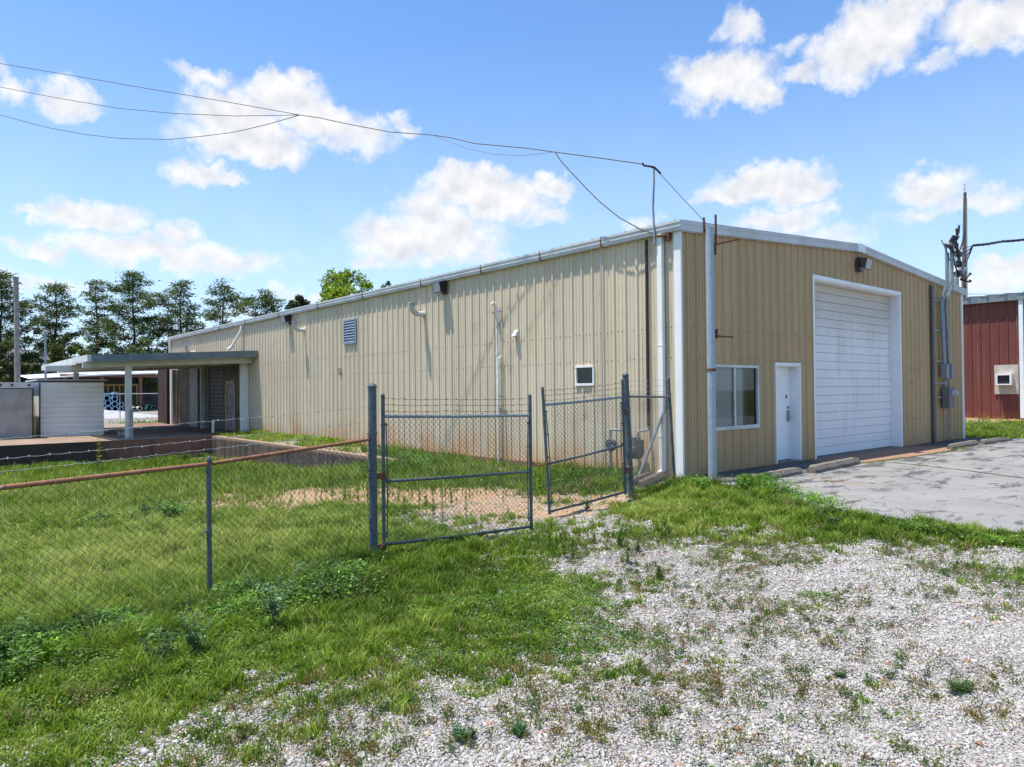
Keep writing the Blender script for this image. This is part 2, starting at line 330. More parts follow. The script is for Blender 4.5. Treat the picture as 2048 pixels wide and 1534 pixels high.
def dockface():
    m, nt, N, L, B = newmat('stained_dock_concrete'); co = _obj(nt); s = _sep(nt, co)
    base = _mix(nt, _range(nt, _noise(nt, co, 1.5, 6, .65), .35, .65), (.22, .125, .095), (.11, .07, .055))
    red = _range(nt, _math(nt, 'ADD', s[0], _math(nt, 'MULTIPLY', _noise(nt, co, 1.2, 4), 2.0)), -4.9, -3.9)
    base = _mix(nt, _math(nt, 'MULTIPLY', red, .6), base, (.26, .11, .08))
    blk = _range(nt, _math(nt, 'ADD', s[0], _math(nt, 'MULTIPLY', _noise(nt, co, 1.7, 5), 1.6)), -4.2, -5.6)
    base = _mix(nt, _math(nt, 'MULTIPLY', blk, .85), base, (.035, .03, .025))
    st = _range(nt, _noise(nt, co, 4, 4, .6, (1, 1, .12)), .52, .68); base = _mix(nt, _math(nt, 'MULTIPLY', st, .6), base, (.05, .04, .035))
    L.new(base, B.inputs['Base Color']); B.inputs['Roughness'].default_value = .95; _bump(nt, _noise(nt, co, 12, 6), .5, .03, B); return m
M['dockface'] = dockface()
def retmat():
    m, nt, N, L, B = newmat('stained_wall_concrete'); co = _obj(nt); z = _sep(nt, co)[2]
    base = _mix(nt, _range(nt, _noise(nt, co, 1.6, 6, .65, (1, 1, .5)), .35, .65), (.115, .08, .062), (.06, .043, .034))
    st = _range(nt, _noise(nt, co, 3.5, 4, .6, (1, 1, .08)), .46, .6); base = _mix(nt, _math(nt, 'MULTIPLY', st, .85), base, (.025, .02, .017))
    lt = _range(nt, _noise(nt, co, 2.1, 4, .6, (1, 1, .15)), .6, .7); base = _mix(nt, _math(nt, 'MULTIPLY', lt, .5), base, (.30, .26, .23))
    top = _range(nt, z, -.12, -.02); base = _mix(nt, _math(nt, 'MULTIPLY', top, .7), base, (.36, .24, .17))
    L.new(base, B.inputs['Base Color']); B.inputs['Roughness'].default_value = .95; _bump(nt, _noise(nt, co, 12, 6), .5, .03, B); return m
M['retain'] = retmat()
def asphalt():
    m, nt, N, L, B = newmat('old_asphalt'); co = _obj(nt); s = _sep(nt, co)
    col = _mix(nt, _range(nt, _noise(nt, co, .8, 5), .35, .65), (.25, .242, .232), (.205, .20, .19))
    sp = _noise(nt, co, 130, 3, .8); col = _mix(nt, _range(nt, sp, .42, .62, 0, .45), col, (.20, .19, .19))
    sp2 = _noise(nt, co, 55, 4, .7); col = _mix(nt, _range(nt, sp2, .58, .7, 0, .7), col, (.40, .39, .37))
    pt = _noise(nt, co, 1.5, 7, .68, (.55, 1.6, 1)); ptb = _math(nt, 'ADD', pt, _range(nt, s[1], -4.2, -.6, 0, .09)); col = _mix(nt, _range(nt, ptb, .56, .63, 0, .88), col, (.055, .052, .055))
    pt2 = _noise(nt, co, 7, 6, .7, (.3, 1.2, 1)); col = _mix(nt, _range(nt, pt2, .64, .72, 0, .55), col, (.15, .14, .14))
    # map cracks with tar and soil in them
    wp = N.new('ShaderNodeVectorMath'); wp.operation = 'ADD'; ns = N.new('ShaderNodeTexNoise'); ns.inputs['Scale'].default_value = 3; ns.inputs['Detail'].default_value = 6; L.new(co, ns.inputs['Vector'])
    sc_ = N.new('ShaderNodeVectorMath'); sc_.operation = 'SCALE'; L.new(ns.outputs['Color'], sc_.inputs[0]); sc_.inputs['Scale'].default_value = .5; L.new(co, wp.inputs[0]); L.new(sc_.outputs[0], wp.inputs[1])
    vc = N.new('ShaderNodeTexVoronoi'); vc.feature = 'DISTANCE_TO_EDGE'; vc.inputs['Scale'].default_value = .75; L.new(wp.outputs[0], vc.inputs['Vector'])
    ck = _math(nt, 'MULTIPLY', _range(nt, vc.outputs['Distance'], .016, .004), _range(nt, _noise(nt, co, .9, 3), .42, .55)); col = _mix(nt, ck, col, (.06, .055, .045))
    # faint tyre tracks
    tt = _noise(nt, co, 1.3, 4, .6, (.12, 1.6, 1)); col = _mix(nt, _range(nt, tt, .52, .68, 0, .35), col, (.14, .135, .13))
    # tar strip along the building
    e = _math(nt, 'ADD', s[1], _math(nt, 'MULTIPLY', _noise(nt, co, 2.2, 6, .7), 1.1)); col = _mix(nt, _range(nt, e, -.75, -.2, 0, .85), col, (.075, .072, .075))
    L.new(col, B.inputs['Base Color']); B.inputs['Roughness'].default_value = .85
    _bump(nt, _noise(nt, co, 90, 4, .7), .5, .01, B); return m
M['asphalt'] = asphalt()
def leafmat(name, rough=.5, transl=.35, spec=.3):
    m, nt, N, L, B = newmat(name); a = N.new('ShaderNodeVertexColor'); a.layer_name = 'tone'
    L.new(a.outputs[0], B.inputs['Base Color']); B.inputs['Roughness'].default_value = rough; B.inputs['Specular IOR Level'].default_value = spec
    t = N.new('ShaderNodeBsdfTranslucent'); hs = N.new('ShaderNodeHueSaturation'); hs.inputs['Value'].default_value = 1.3; hs.inputs['Saturation'].default_value = 1.1
    L.new(a.outputs[0], hs.inputs['Color']); L.new(hs.outputs[0], t.inputs[0])
    ms = N.new('ShaderNodeMixShader'); ms.inputs[0].default_value = transl; L.new(B.outputs[0], ms.inputs[1]); L.new(t.outputs[0], ms.inputs[2]); L.new(ms.outputs[0], N['Material Output'].inputs[0])
    return m
M['leaf'] = leafmat('leaf'); M['grass'] = leafmat('grass_blade', .55, .3, .2); M['needle'] = leafmat('pine_needle', .6, .2, .2)
def stonemat():
    m, nt, N, L, B = newmat('gravel_stone'); a = N.new('ShaderNodeVertexColor'); a.layer_name = 'tone'; co = _obj(nt)
    L.new(_mix(nt, _range(nt, _noise(nt, co, 60, 4), .3, .7, 0, .3), a.outputs[0], (.25, .24, .23)), B.inputs['Base Color']); B.inputs['Roughness'].default_value = .9
    return m
M['stone'] = stonemat()
def groundmat():
    m, nt, N, L, B = newmat('ground_cover'); a = N.new('ShaderNodeVertexColor'); a.layer_name = 'cover'; co = _obj(nt)
    rgb = N.new('ShaderNodeSeparateColor'); L.new(a.outputs[0], rgb.inputs[0]); gr, dt, gs = rgb.outputs
    nb = _noise(nt, co, 2.2, 7, .7); nf = _noise(nt, co, 14, 6, .7)
    soil = _mix(nt, _range(nt, nf, .35, .65), (.085, .10, .03), (.13, .11, .055))
    grass = _mix(nt, _range(nt, nb, .35, .65), (.075, .12, .022), (.12, .15, .035))
    soil = _mix(nt, _range(nt, _noise(nt, co, 40, 5, .7), .45, .6), soil, grass)
    # crushed stone
    vo = N.new('ShaderNodeTexVoronoi'); vo.inputs['Scale'].default_value = 48; L.new(co, vo.inputs['Vector'])
    wn = N.new('ShaderNodeSeparateColor'); L.new(vo.outputs['Color'], wn.inputs[0])
    st = _mix(nt, wn.outputs[0], (.42, .40, .375), (.33, .315, .295)); st = _mix(nt, _range(nt, wn.outputs[1], .9, .96), st, (.36, .22, .13))
    st = _mix(nt, _range(nt, vo.outputs['Distance'], .36, .6), st, (.20, .185, .17))
    dirt = _mix(nt, _range(nt, nf, .3, .7), (.42, .285, .175), (.34, .22, .13)); dirt = _mix(nt, _range(nt, _noise(nt, co, 60, 4, .7), .56, .66), dirt, (.55, .42, .30))
    e1 = _range(nt, _math(nt, 'ADD', gr, _math(nt, 'MULTIPLY', _math(nt, 'SUBTRACT', nb, .5), .9)), .42, .58)
    col = _mix(nt, e1, soil, st)
    e2 = _range(nt, _math(nt, 'ADD', dt, _math(nt, 'MULTIPLY', _math(nt, 'SUBTRACT', nb, .5), 1.1)), .35, .65); col = _mix(nt, e2, col, dirt)
    L.new(col, B.inputs['Base Color']); B.inputs['Roughness'].default_value = .97; B.inputs['Specular IOR Level'].default_value = .15
    _bump(nt, _math(nt, 'SUBTRACT', nf, vo.outputs['Distance']), .8, .03, B); return m
M['ground'] = groundmat()
#---STRUCTURE---
DENS = 1.0
# ------------------------------------------------------------------ terrain
def vnoise(x, y, s=1., seed=0):
    x = np.asarray(x)*s; y = np.asarray(y)*s; xi = np.floor(x).astype(np.int64); yi = np.floor(y).astype(np.int64); fx = x-xi; fy = y-yi
    def h(a, b):
        q = (a*374761393+b*668265263+seed*974634777) & 0xffffffff; q = ((q ^ (q >> 13))*1274126177) & 0xffffffff; return ((q ^ (q >> 16)) & 0xffff)/65535.
    u = fx*fx*(3-2*fx); v = fy*fy*(3-2*fy)
    return (h(xi, yi)*(1-u)+h(xi+1, yi)*u)*(1-v)+(h(xi, yi+1)*(1-u)+h(xi+1, yi+1)*u)*v
def fbm(x, y, s=1., o=4, seed=0):
    t = 0; a = .5; n = 0
    for i in range(o): t = t+a*vnoise(x, y, s*2**i, seed+i*17); n += a; a *= .55
    return t/n
HP = np.array([(0,-1,-.05),(2,-1.5,-.05),(5,-2,-.05),(10,-2,-.05),(15,-3,-.05),(3,-6,-.05),(15,-8,-.05),(30,-5,-.05),(32,5,0),(24,10,0),(20,-20,-.05),(0,-12,-.08),
 (-.3,0,-.07),(-.3,2,-.1),(-.3,4,-.14),(-.3,5.4,-.16),(-.3,7,-.1),(-.3,9,-.07),(-.3,12,-.04),(-.3,15,-.03),(-.3,21,-.02),(-1.2,2,-.18),(-1.2,4.5,-.22),(-1.2,7,-.12),(-1.2,12,-.04),(-1.2,18,-.03),(-1.6,9,-.05),(-1.6,14,-.04),
 (-6.67,-.42,-.34),(-5.5,-.5,-.35),(-4.4,-.6,-.33),(-3.65,-.2,-.29),(-2.8,-.3,-.22),(-1.95,-.4,-.13),(-1,-.4,-.09),(-.3,-.1,-.06),(-6.8,-.45,-.42),(-7.8,-.7,-.48),(-8.9,-.9,-.53),(-10.6,-1.3,-.42),(-13,-1.8,-.4),
 (-2,2,-.28),(-4,3,-.42),(-2.6,6.4,-.25),(-2.4,5,-.3),(-2.2,6.9,-.14),(-2.3,7.6,-.3),(-2.3,9,-.5),(-2.3,10.4,-.57),(-2.3,12.6,-.62),(-2.3,16,-.75),(-2.3,20,-.8),(-4,8,-.6),(-4,12,-.72),(-4,17,-.8),(-5,20.5,-.84),(-9,20.5,-.80),(-14,20,-.75),(-8,10,-.8),(-12,10,-.75),(-10,4,-.62),(-6.7,4,-.55),(-15,3,-.6),(-7,15,-.8),(-12,15,-.65),(-4,.8,-.36),(-6.5,1.5,-.42),(-9,1,-.55),
 (-10,-3,-.42),(-12,-5,-.4),(-11,-8,-.34),(-8,-6,-.29),(-8,-4,-.34),(-6,-3,-.3),(-4,-3,-.2),(-4,-6,-.15),(-2,-3,-.1),(-1.6,-4.5,-.07),(-7,-9,-.22),(-5,-1.5,-.3),(-3,-1.5,-.19),(-1.2,-1.6,-.08),(-2,-7,-.08),(-14,-10,-.3),
 (-30,0,-.3),(-30,30,-.1),(-10,40,-.05),(0,45,-.02),(15,45,0),(-20,60,0),(20,80,0),(-40,80,0),(60,0,0),(60,60,0),(0,-40,-.1),(-40,-40,-.2),(-10,28,-.3),(-5,37.2,-.03),(-1,37.5,-.03),(3,37.5,-.03)])
def IDW(x, y, P, vals, p=3.2, eps=.15):
    x = np.asarray(x, float).ravel(); y = np.asarray(y, float).ravel(); out = np.zeros((len(x),)+vals.shape[1:]); 
    for i in range(0, len(x), 20000):
        d = (x[i:i+20000, None]-P[None, :, 0])**2+(y[i:i+20000, None]-P[None, :, 1])**2+eps*eps
        w = d**(-p/2); w /= w.sum(1, keepdims=True); out[i:i+20000] = w@vals
    return out
def H0(x, y):
    x = np.asarray(x, float); y = np.asarray(y, float); L = (x < -1.93) | (y < 6.7)
    A = IDW(x, y, HP[(HP[:, 0] < -1.9) | (HP[:, 1] < 7.2)], HP[(HP[:, 0] < -1.9) | (HP[:, 1] < 7.2), 2])
    B = IDW(x, y, HP[(HP[:, 0] > -1.9)], HP[(HP[:, 0] > -1.9), 2])
    h = np.where(L.ravel(), A, B).reshape(x.shape)
    bump = (fbm(x, y, .9, 3, 5)-.5)*.10+(fbm(x, y, 3., 3, 9)-.5)*.045
    asph = np.clip((x+1.8)/1.2, 0, 1)*np.clip((-y+.2)/.5, 0, 1)
    return h+bump*(1-asph)*np.clip(1-asph, 0, 1)-.02*asph
def onground(px, py):
    z = -.2
    for _ in range(5):
        p = onz(px, py, z); z = float(H0(p[:1], p[1:2])[0])
    return p
CP = [(100,1000,1,0),(300,1000,1,0),(600,955,.95,.1),(100,1150,1,0),(300,1100,1,0),(550,1050,1,0),(650,1100,1,0),(60,1300,1,0),(300,1300,1,0),(500,1300,1,0),(700,1190,1,0),(100,1400,1,0),(300,1380,.95,0),(550,1250,1,0),
 (800,1150,1,0),(1000,1150,.95,0),(1100,1200,.95,0),(900,1230,1,0),(1050,1250,.95,0),(1150,1170,.8,0),(100,1500,.85,0),(250,1480,.68,0),(420,1450,.5,0),(600,1400,.52,0),(750,1340,.5,0),(900,1310,.62,0),(1050,1330,.5,0),(1150,1300,.62,0),(1250,1290,.35,0),(480,1390,.75,0),(650,1330,.85,0),
 (400,1525,.3,0),(500,1520,.22,0),(700,1450,.3,0),(850,1400,.34,0),(1000,1420,.22,0),(1000,1520,.08,0),(1200,1420,.24,0),(1300,1500,.14,0),(1500,1450,.14,0),(1700,1500,.14,0),(1900,1450,.14,0),(2040,1400,.14,0),(1150,1360,.5,0),(1350,1350,.35,0),
 (1250,1180,.14,0),(1300,1120,.26,.1),(1400,1150,.15,0),(1600,1150,.18,0),(1800,1180,.15,0),(2000,1180,.15,0),(1400,1250,.18,0),(1600,1300,.18,0),(1800,1320,.14,0),(1450,1100,.32,0),(1560,1100,.34,0),(1700,1090,.3,0),(1850,1120,.28,0),(2000,1110,.38,0),(1230,1240,.3,0),(1200,1130,.3,0),
 (1300,1010,.95,0),(1400,990,1,0),(1500,1000,1,0),(1600,1030,1,0),(1700,1045,.85,0),(1800,1058,.9,0),(1950,1075,.92,0),(2040,1078,.95,0),(1450,1042,.8,0),(1380,1035,.6,0),(1600,1070,.52,0),(1320,985,1,0),(1240,1030,.7,.1),
 (1180,1038,.32,.4),(1100,1062,.28,.2),(1000,1085,.42,0),(1200,1070,.32,0),(880,1110,.85,0),(1250,1052,.5,0),(1070,1100,.5,0),(1140,1100,.7,0),
 (480,984,.6,.55),(540,986,.5,.6),(600,985,.4,.65),(650,988,.35,.75),(700,990,.3,.85),(820,1010,.25,1),(950,1010,.2,1),(1050,1020,.2,1),(1150,1020,.2,1),(1220,1003,.25,1),(1255,995,.3,.9),(950,1045,.3,.5),(800,1045,.55,.3),(700,1025,.85,.1),(770,990,.35,.9),(900,995,.3,.9),(1100,1005,.4,.8),
 (850,1090,.75,0),(900,950,.95,.05),(1000,960,.95,0),(1150,965,1,0),(850,972,.8,.25),(1020,938,.7,.5),(940,930,.8,.4),(700,965,.9,.05),(800,925,.95,0),(1230,970,1,0),(1100,940,1,0),(200,960,.85,.1),(60,945,.95,0),(400,950,.9,.1),(240,965,.7,.2),(500,950,.95,0)]
CPW = []
for a in CP:
    p = onground(a[0], a[1]); CPW.append((p[0], p[1], a[2], a[3]))
CPW += [(-1,8,.55,.4),(-1,11,.35,.5),(-1.5,9,.2,.7),(-.5,13,.95,0),(-.5,17,.9,0),(-1.2,15,.3,.4),(-.4,20,.9,.1),(-1.2,20,.3,.3),(-1.5,12,.2,.5),(-.6,9.5,.7,.3),(-5,19.5,1,0),(-8,19,1,0),(-12,18,1,0),(-4,15,1,0),(-9,12,.95,0),
 (-14,-2,1,0),(-16,5,1,0),(-16,-6,1,0),(-13,-8,.6,0),(-6,-10,.15,0),(-2,-9,.15,0),(0,-14,.2,0),(-30,10,1,0),(17,3,.8,0),(20,0,.85,0),(24,2,.4,.1),(28,2,.75,.2),(31,4,.4,.7),(31,0,.4,.7),(25,-4,.5,0),(27,8,.8,0),
 (-3,40,.0,0),(-8,42,0,0),(0,50,0,0),(-10,60,0,0),(5,65,0,0),(-1,39,.6,.2),(-20,80,.5,0),(-40,60,1,0),(60,40,1,0),(40,90,1,0),(-60,100,1,0),(0,120,1,0),(-20,35,.8,0),(0,-40,.8,0),(60,-30,.8,0)]
CPW = np.array(CPW)
def COVER(x, y):
    c = IDW(x, y, CPW, CPW[:, 2:4], 3.0, .25); return c[:, 0], c[:, 1]
def axis(lo, hi, fine, far):
    a = np.arange(lo, hi, fine); o = []; s = fine; p = lo
    while p > -far: s *= 1.22; p -= s; o.append(p)
    o2 = []; s = fine; p = a[-1]
    while p < far: s *= 1.22; p += s; o2.append(p)
    return np.array(o[::-1]+list(a)+o2)
gx = axis(-14, 3, .12, 900); gx = np.sort(np.append(gx, [-1.925, -1.935])); gy = axis(-9, 22, .14, 900)
GX, GY = np.meshgrid(gx, gy); GZ = H0(GX, GY)
nx, ny = len(gx), len(gy); idx = np.arange(nx*ny).reshape(ny, nx)
F = np.stack([idx[:-1, :-1], idx[:-1, 1:], idx[1:, 1:], idx[1:, :-1]], -1).reshape(-1, 4)
g = fastmesh('ground', np.stack([GX, GY, GZ], -1).reshape(-1, 3), F, M['ground'], smooth=True); g['kind'] = 'structure'
G, D = COVER(GX, GY); ca = g.data.color_attributes.new('cover', 'FLOAT_COLOR', 'POINT')
c4 = np.ones((nx*ny, 4), np.float32); c4[:, 0] = 1-G; c4[:, 1] = D; c4[:, 2] = G; ca.data.foreach_set('color', c4.ravel())

# parking lot, brown pad, seams, paint
ASPH = [(-.15,-.75),(-.35,-1.6),(-.7,-2.3),(-1.25,-3.3),(-1.5,-4.4),(-1.38,-5.8),(-1.2,-9),(-.9,-16),(34,-16),(33,-2.4),(22,-1.9),(16.2,-1.45),(15.35,-.2),(15.2,0),(0,0)]
def slab(name, poly, z, th, mat, jag=0, step=.25, seed=1):
    rr = random.Random(seed); pts = []
    for i in range(len(poly)):
        a = np.array(poly[i]); b = np.array(poly[(i+1) % len(poly)]); n = max(1, int(np.linalg.norm(b-a)/step)) if jag else 1
        if np.linalg.norm(b-a) > 12: n = 1
        for k in range(n):
            p = a+(b-a)*k/n
            if jag and k: p = p+np.array([rr.uniform(-jag, jag), rr.uniform(-jag, jag)])
            pts.append(tuple(p))
    b = MB(); b.prism(pts, 2, z-th, z); o = b.build(name, mat, loc=(0, 0, 0)); o['kind'] = 'structure'; return o
slab('parking_lot', ASPH, -.02, .12, M['asphalt'], .05)
slab('gravel_pad', [(4.7,-.02),(4.75,-1.0),(6.5,-1.2),(9,-1.3),(11.4,-1.12),(10.9,-.02)], -.016, .04, M['pad'], .04, seed=3)
M['crack'] = pmat('crack_soil', (.10, .09, .05), (.06, .055, .03), 9, .95)
CR1 = [(5.6,-1.25),(5.45,-2.1),(5.0,-3.2),(4.4,-4.2),(4.0,-5.2),(3.6,-7)]
CR2 = [(4.85,-1.1),(6.5,-1.28),(9,-1.38),(11.4,-1.22),(13.5,-1.45)]
def strip(name, pts, w, z, mat, seed=1):
    rr = random.Random(seed); P = []
    for i in range(len(pts)-1):
        a = np.array(pts[i]); b = np.array(pts[i+1]); n = int(np.linalg.norm(b-a)/.12)+1
        for k in range(n): P.append(a+(b-a)*k/n)
    Lp = []; Rp = []
    for i in range(1, len(P)-1):
        d = P[i+1]-P[i-1]; d /= np.linalg.norm(d); nn = np.array([-d[1], d[0]]); Lp.append(P[i]+nn*w*rr.uniform(.2, .9)); Rp.append(P[i]-nn*w*rr.uniform(.2, .9))
    vs = [(*p, z) for p in Lp]+[(*p, z) for p in Rp]; n = len(Lp)
    b = MB().add(vs, [(i, i+1, n+i+1, n+i) for i in range(n-1)]); o = b.build(name, mat, loc=(0, 0, 0)); o['kind'] = 'structure'; return o
strip('pavement_crack', CR1, .06, -.014, M['crack'], 2); strip('pavement_crack', CR2, .08, -.011, M['crack'], 4)
def linemat():
    m, nt, N, L, B = newmat('worn_yellow_paint'); co = _obj(nt)
    B.inputs['Base Color'].default_value = (.55, .30, .06, 1); B.inputs['Roughness'].default_value = .8
    t = N.new('ShaderNodeBsdfTransparent'); ms = N.new('ShaderNodeMixShader'); L.new(_range(nt, _noise(nt, co, 9, 7, .75), .46, .62, 0, .8), ms.inputs[0])
    L.new(t.outputs[0], ms.inputs[1]); L.new(B.outputs[0], ms.inputs[2]); L.new(ms.outputs[0], N['Material Output'].inputs[0]); return m
M['yline'] = linemat()
b = MB(); b.prism([(1.66,-1.62),(1.77,-1.6),(1.42,-2.7),(1.25,-3.2),(1.2,-3.2),(1.34,-2.7)], 2, -.0155, -.0145); o = b.build('parking_line', M['yline'], loc=(0, 0, 0)); o['kind'] = 'structure'

# ------------------------------------------------------------------ warehouse
W = 15.03; HW = 4.65; HR = 5.15; LY = 34.4; HE = 4.84
def profile(L, pitch=.305, off=0.15, depth=.032):
    """rib profile of metal siding: list of (s, depth)"""
    P = [(0., 0.)]; s = off
    while s < L-.02:
        for ds, dd in ((-.042, 0), (-.02, depth), (.02, depth), (.042, 0), (.085, 0), (.091, .008), (.111, .008), (.118, 0), (.186, 0), (.192, .008), (.212, .008), (.219, 0)):
            q = s+ds
            if 0 < q < L: P.append((q, dd))
        s += pitch
    P.append((L, 0.)); return P
def ribwall(mb, L, z0, ztop, place, holes=(), off=.15, depth=.032, pitch=.305, zs=(), slot=0):
    """place(s, d, z)->xyz ; holes: (s0,s1,z0,z1)"""
    P = profile(L, pitch, off, depth); S = sorted(set([p[0] for p in P]+[h for q in holes for h in q[:2]]+list(zs)))
    xs = [p[0] for p in P]; ds = [p[1] for p in P]; D = np.interp(S, xs, ds); mb.cur = slot
    for i in range(len(S)-1):
        s0, s1 = S[i], S[i+1]
        if s1-s0 < 1e-6: continue
        mid = (s0+s1)/2; seg = [(z0, None)]; cuts = sorted([(h[2], h[3]) for h in holes if h[0] <= mid <= h[1]])
        z = z0; iv = []
        for a, c in cuts:
            if a > z: iv.append((z, a, a))
            z = c
        iv.append((z, ztop(s0), ztop(s1)))
        for a, b0, b1 in iv:
            mb.add([place(s0, D[i], a), place(s1, D[i+1], a), place(s1, D[i+1], b1), place(s0, D[i], b0)], [(0, 1, 2, 3)])
def screws(mb, L, z, place, off=.15, pitch=.305, jit=.006, holes=(), skip=.0, d=.004, rnd=random.Random(4)):
    s = off+.15
    while s < L-.1:
        for q in (s-.055, s+.055):
            if rnd.random() < skip: continue
            if any(h[0]-.05 < q < h[1]+.05 and h[2]-.05 < z < h[3]+.05 for h in holes): continue
            zz = z+rnd.uniform(-jit, jit); r = .0115; h = .009
            c = [place(q-r, d, zz-r), place(q+r, d, zz-r), place(q+r, d, zz+r), place(q-r, d, zz+r)]
            e = [place(q-r*.6, d+h, zz-r*.6), place(q+r*.6, d+h, zz-r*.6), place(q+r*.6, d+h, zz+r*.6), place(q-r*.6, d+h, zz+r*.6)]
            mb.add(c+e, [(4, 5, 6, 7), (0, 1, 5, 4), (1, 2, 6, 5), (2, 3, 7, 6), (3, 0, 4, 7)])
        s += pitch
wh = thing('warehouse', 'long tan ribbed metal warehouse with low gable and big white overhead door', 'warehouse', (0, 0, 0))
roofz = lambda x: HW+(HR-HW)*(1-abs(x-W/2)/(W/2))
# side wall (x=0), faces -x
SH = [(2.25, 2.76, 1.79, 2.17)]
pside = lambda s, d, z: (-d, s, z)
b = MB(); ribwall(b, LY, 0, lambda s: HW, pside, SH, off=.13)
b.cur = 1
for z in (2.857, 2.27): screws(b, LY, z, pside, off=.13, holes=SH, skip=.15)
for z in (1.1, 3.7, .06): screws(b, LY, z, pside, off=.13, holes=SH, skip=.86)
b.build('side_wall', [M['side'], M['trim_screw']], wh)
# front wall (y=0), faces -y ; holes = window, door, overhead door
FH = [(.93, 2.64, .88, 2.12), (3.38, 4.39, .03, 2.18), (5.12, 10.05, .0, 4.25)]
pfront = lambda s, d, z: (s, -d, z)
b = MB(); ribwall(b, W, 0, roofz, pfront, FH, off=.2, zs=(W/2,))
b.cur = 1
for z in (2.857, 2.27): screws(b, W, z, pfront, off=.2, holes=FH, skip=.25)
for z in (1.2, 3.75, .07): screws(b, W, z, pfront, off=.2, holes=FH, skip=.7)
b.build('front_wall', [M['front'], M['trim_screw']], wh)
b = MB(); ribwall(b, LY, 0, lambda s: HW, lambda s, d, z: (W+d, s, z)); ribwall(b, W, 0, roofz, lambda s, d, z: (s, LY+d, z), zs=(W/2,)); b.build('rear_wall', M['side'], wh)
b = MB(); b.box((.04, .04, -.5), (W-.04, LY-.04, -.004)); b.box((-.06, -.03, -.5), (.03, LY, -.006)); b.box((.031, -.03, -.5), (W+.05, .02, -.006)); b.build('foundation', M['dockface'], wh)
# roof: ribbed sheets, ribs run down the slope
b = MB(); ov = .10
for sgn, xe, xr in ((1, -ov, W/2), (-1, W+ov, W/2)):
    y = -.10; rz = HR+.20; ez = HE+.005
    while y < LY+.1:
        y1 = min(y+.305, LY+.1); h = .022
        for (a, c, ha, hc) in ((y, y+.10, 0, 0), (y+.10, y+.125, 0, h), (y+.125, y+.165, h, h), (y+.165, y+.19, h, 0), (y+.19, y1, 0, 0)):
            b.add([(xe, a, ez+ha), (xe, c, ez+hc), (xr, c, rz+hc), (xr, a, rz+ha)], [(0, 1, 2, 3)])
        b.add([(xe, y+.10, ez), (xe, y+.19, ez), (xe, y+.165, ez+h), (xe, y+.125, ez+h)], [(0, 1, 2, 3)])
        y += .305
b.build('roof', M['gray'], wh)
def gutter(x0, sgn):
    b = MB(); pr = [(x0, HE), (x0-sgn*.15, HE), (x0-sgn*.15, HE-.045), (x0-sgn*.138, HE-.055), (x0-sgn*.138, HE-.12), (x0-sgn*.12, HE-.19), (x0, HE-.19)]
    b.prism(pr, 1, -.115, LY+.05); b.cur = 1
    for y in (1.95, 3.9, 5.9, 8.9, 12.1, 15.4, 19, 22.5, 26):
        j = random.uniform(-.2, .2); b.box((x0-sgn*.154, y+j, HE-.20), (x0-sgn*.02, y+j+.02, HE+.012))
    b.build('gutter', [M['gutter'], M['rust']], wh)
gutter(-.002, 1); gutter(W+.002, -1)
# rake trim on the gable
def rake(x0, z0, x1, z1):
    b = MB()
    for (ya, yb, da, db) in ((-.045, -.10, -.19, -.005), (-.101, -.112, -.06, 0), (-.101, -.107, -.19, -.165), (-.02, -.045, -.20, -.19)):
        b.add([(x0, ya, z0+da), (x1, ya, z1+da), (x1, yb, z1+da), (x0, yb, z0+da), (x0, ya, z0+db), (x1, ya, z1+db), (x1, yb, z1+db), (x0, yb, z0+db)], [(0,3,2,1),(4,5,6,7),(0,1,5,4),(1,2,6,5),(2,3,7,6),(3,0,4,7)])
    b.build('rake_trim', M['gutter'], wh)
rake(0.0, HE, W/2, HR+.19); rake(W/2+.001, HR+.19, W+.11, HE)
b = MB(); b.prism([(W/2-.2, HR-.02), (W/2, HR-.005), (W/2+.2, HR-.02), (W/2+.2, HR+.185), (W/2, HR+.205), (W/2-.2, HR+.185)], 1, -.118, -.05); b.build('ridge_cap', M['white'], wh)
for x, s in ((0, 1), (W, -1)):
    b = MB(); b.box((x-s*.036, -.036, -.02), (x+s*(.014 if x == 0 else .10), -.003, HW)); b.box((x-s*.038, -.0035, -.02), (x+s*.0, .12, HW)); b.build('corner_trim', M['white'], wh)
b = MB(); b.box((-.037, LY-.1, 0), (.0, LY+.03, HW)); b.build('corner_trim', M['white'], wh)
# downspout near the corner with elbow at foot
b = MB(); b.box((-.13, .34, .12), (-.045, .45, HW-.0)); b.add([(-.13,.34,.12),(-.045,.34,.12),(-.045,.45,.12),(-.13,.45,.12),(-.24,.38,-.03),(-.17,.36,-.06),(-.17,.47,-.06),(-.24,.49,-.03)], [(0,3,2,1),(4,5,6,7),(0,1,5,4),(1,2,6,5),(2,3,7,6),(3,0,4,7)])
for z in (.75, 2.5): b.box((-.135, .33, z), (-.03, .46, z+.02))
b.build('downspout', M['white'], wh)
b = MB(); b.tube([(-.1, 23.0, HW-.05), (-.12, 23.0, HW-.25), (-.3, 23.6, 3.75), (-.45, 23.7, 3.6)], .06, 6); b.build('downspout', M['white'], wh)
b = MB(); b.tube([(-.1, LY-.25, HW), (-.1, LY-.3, 3.2)], .07, 6); b.build('downspout', M['white'], wh)
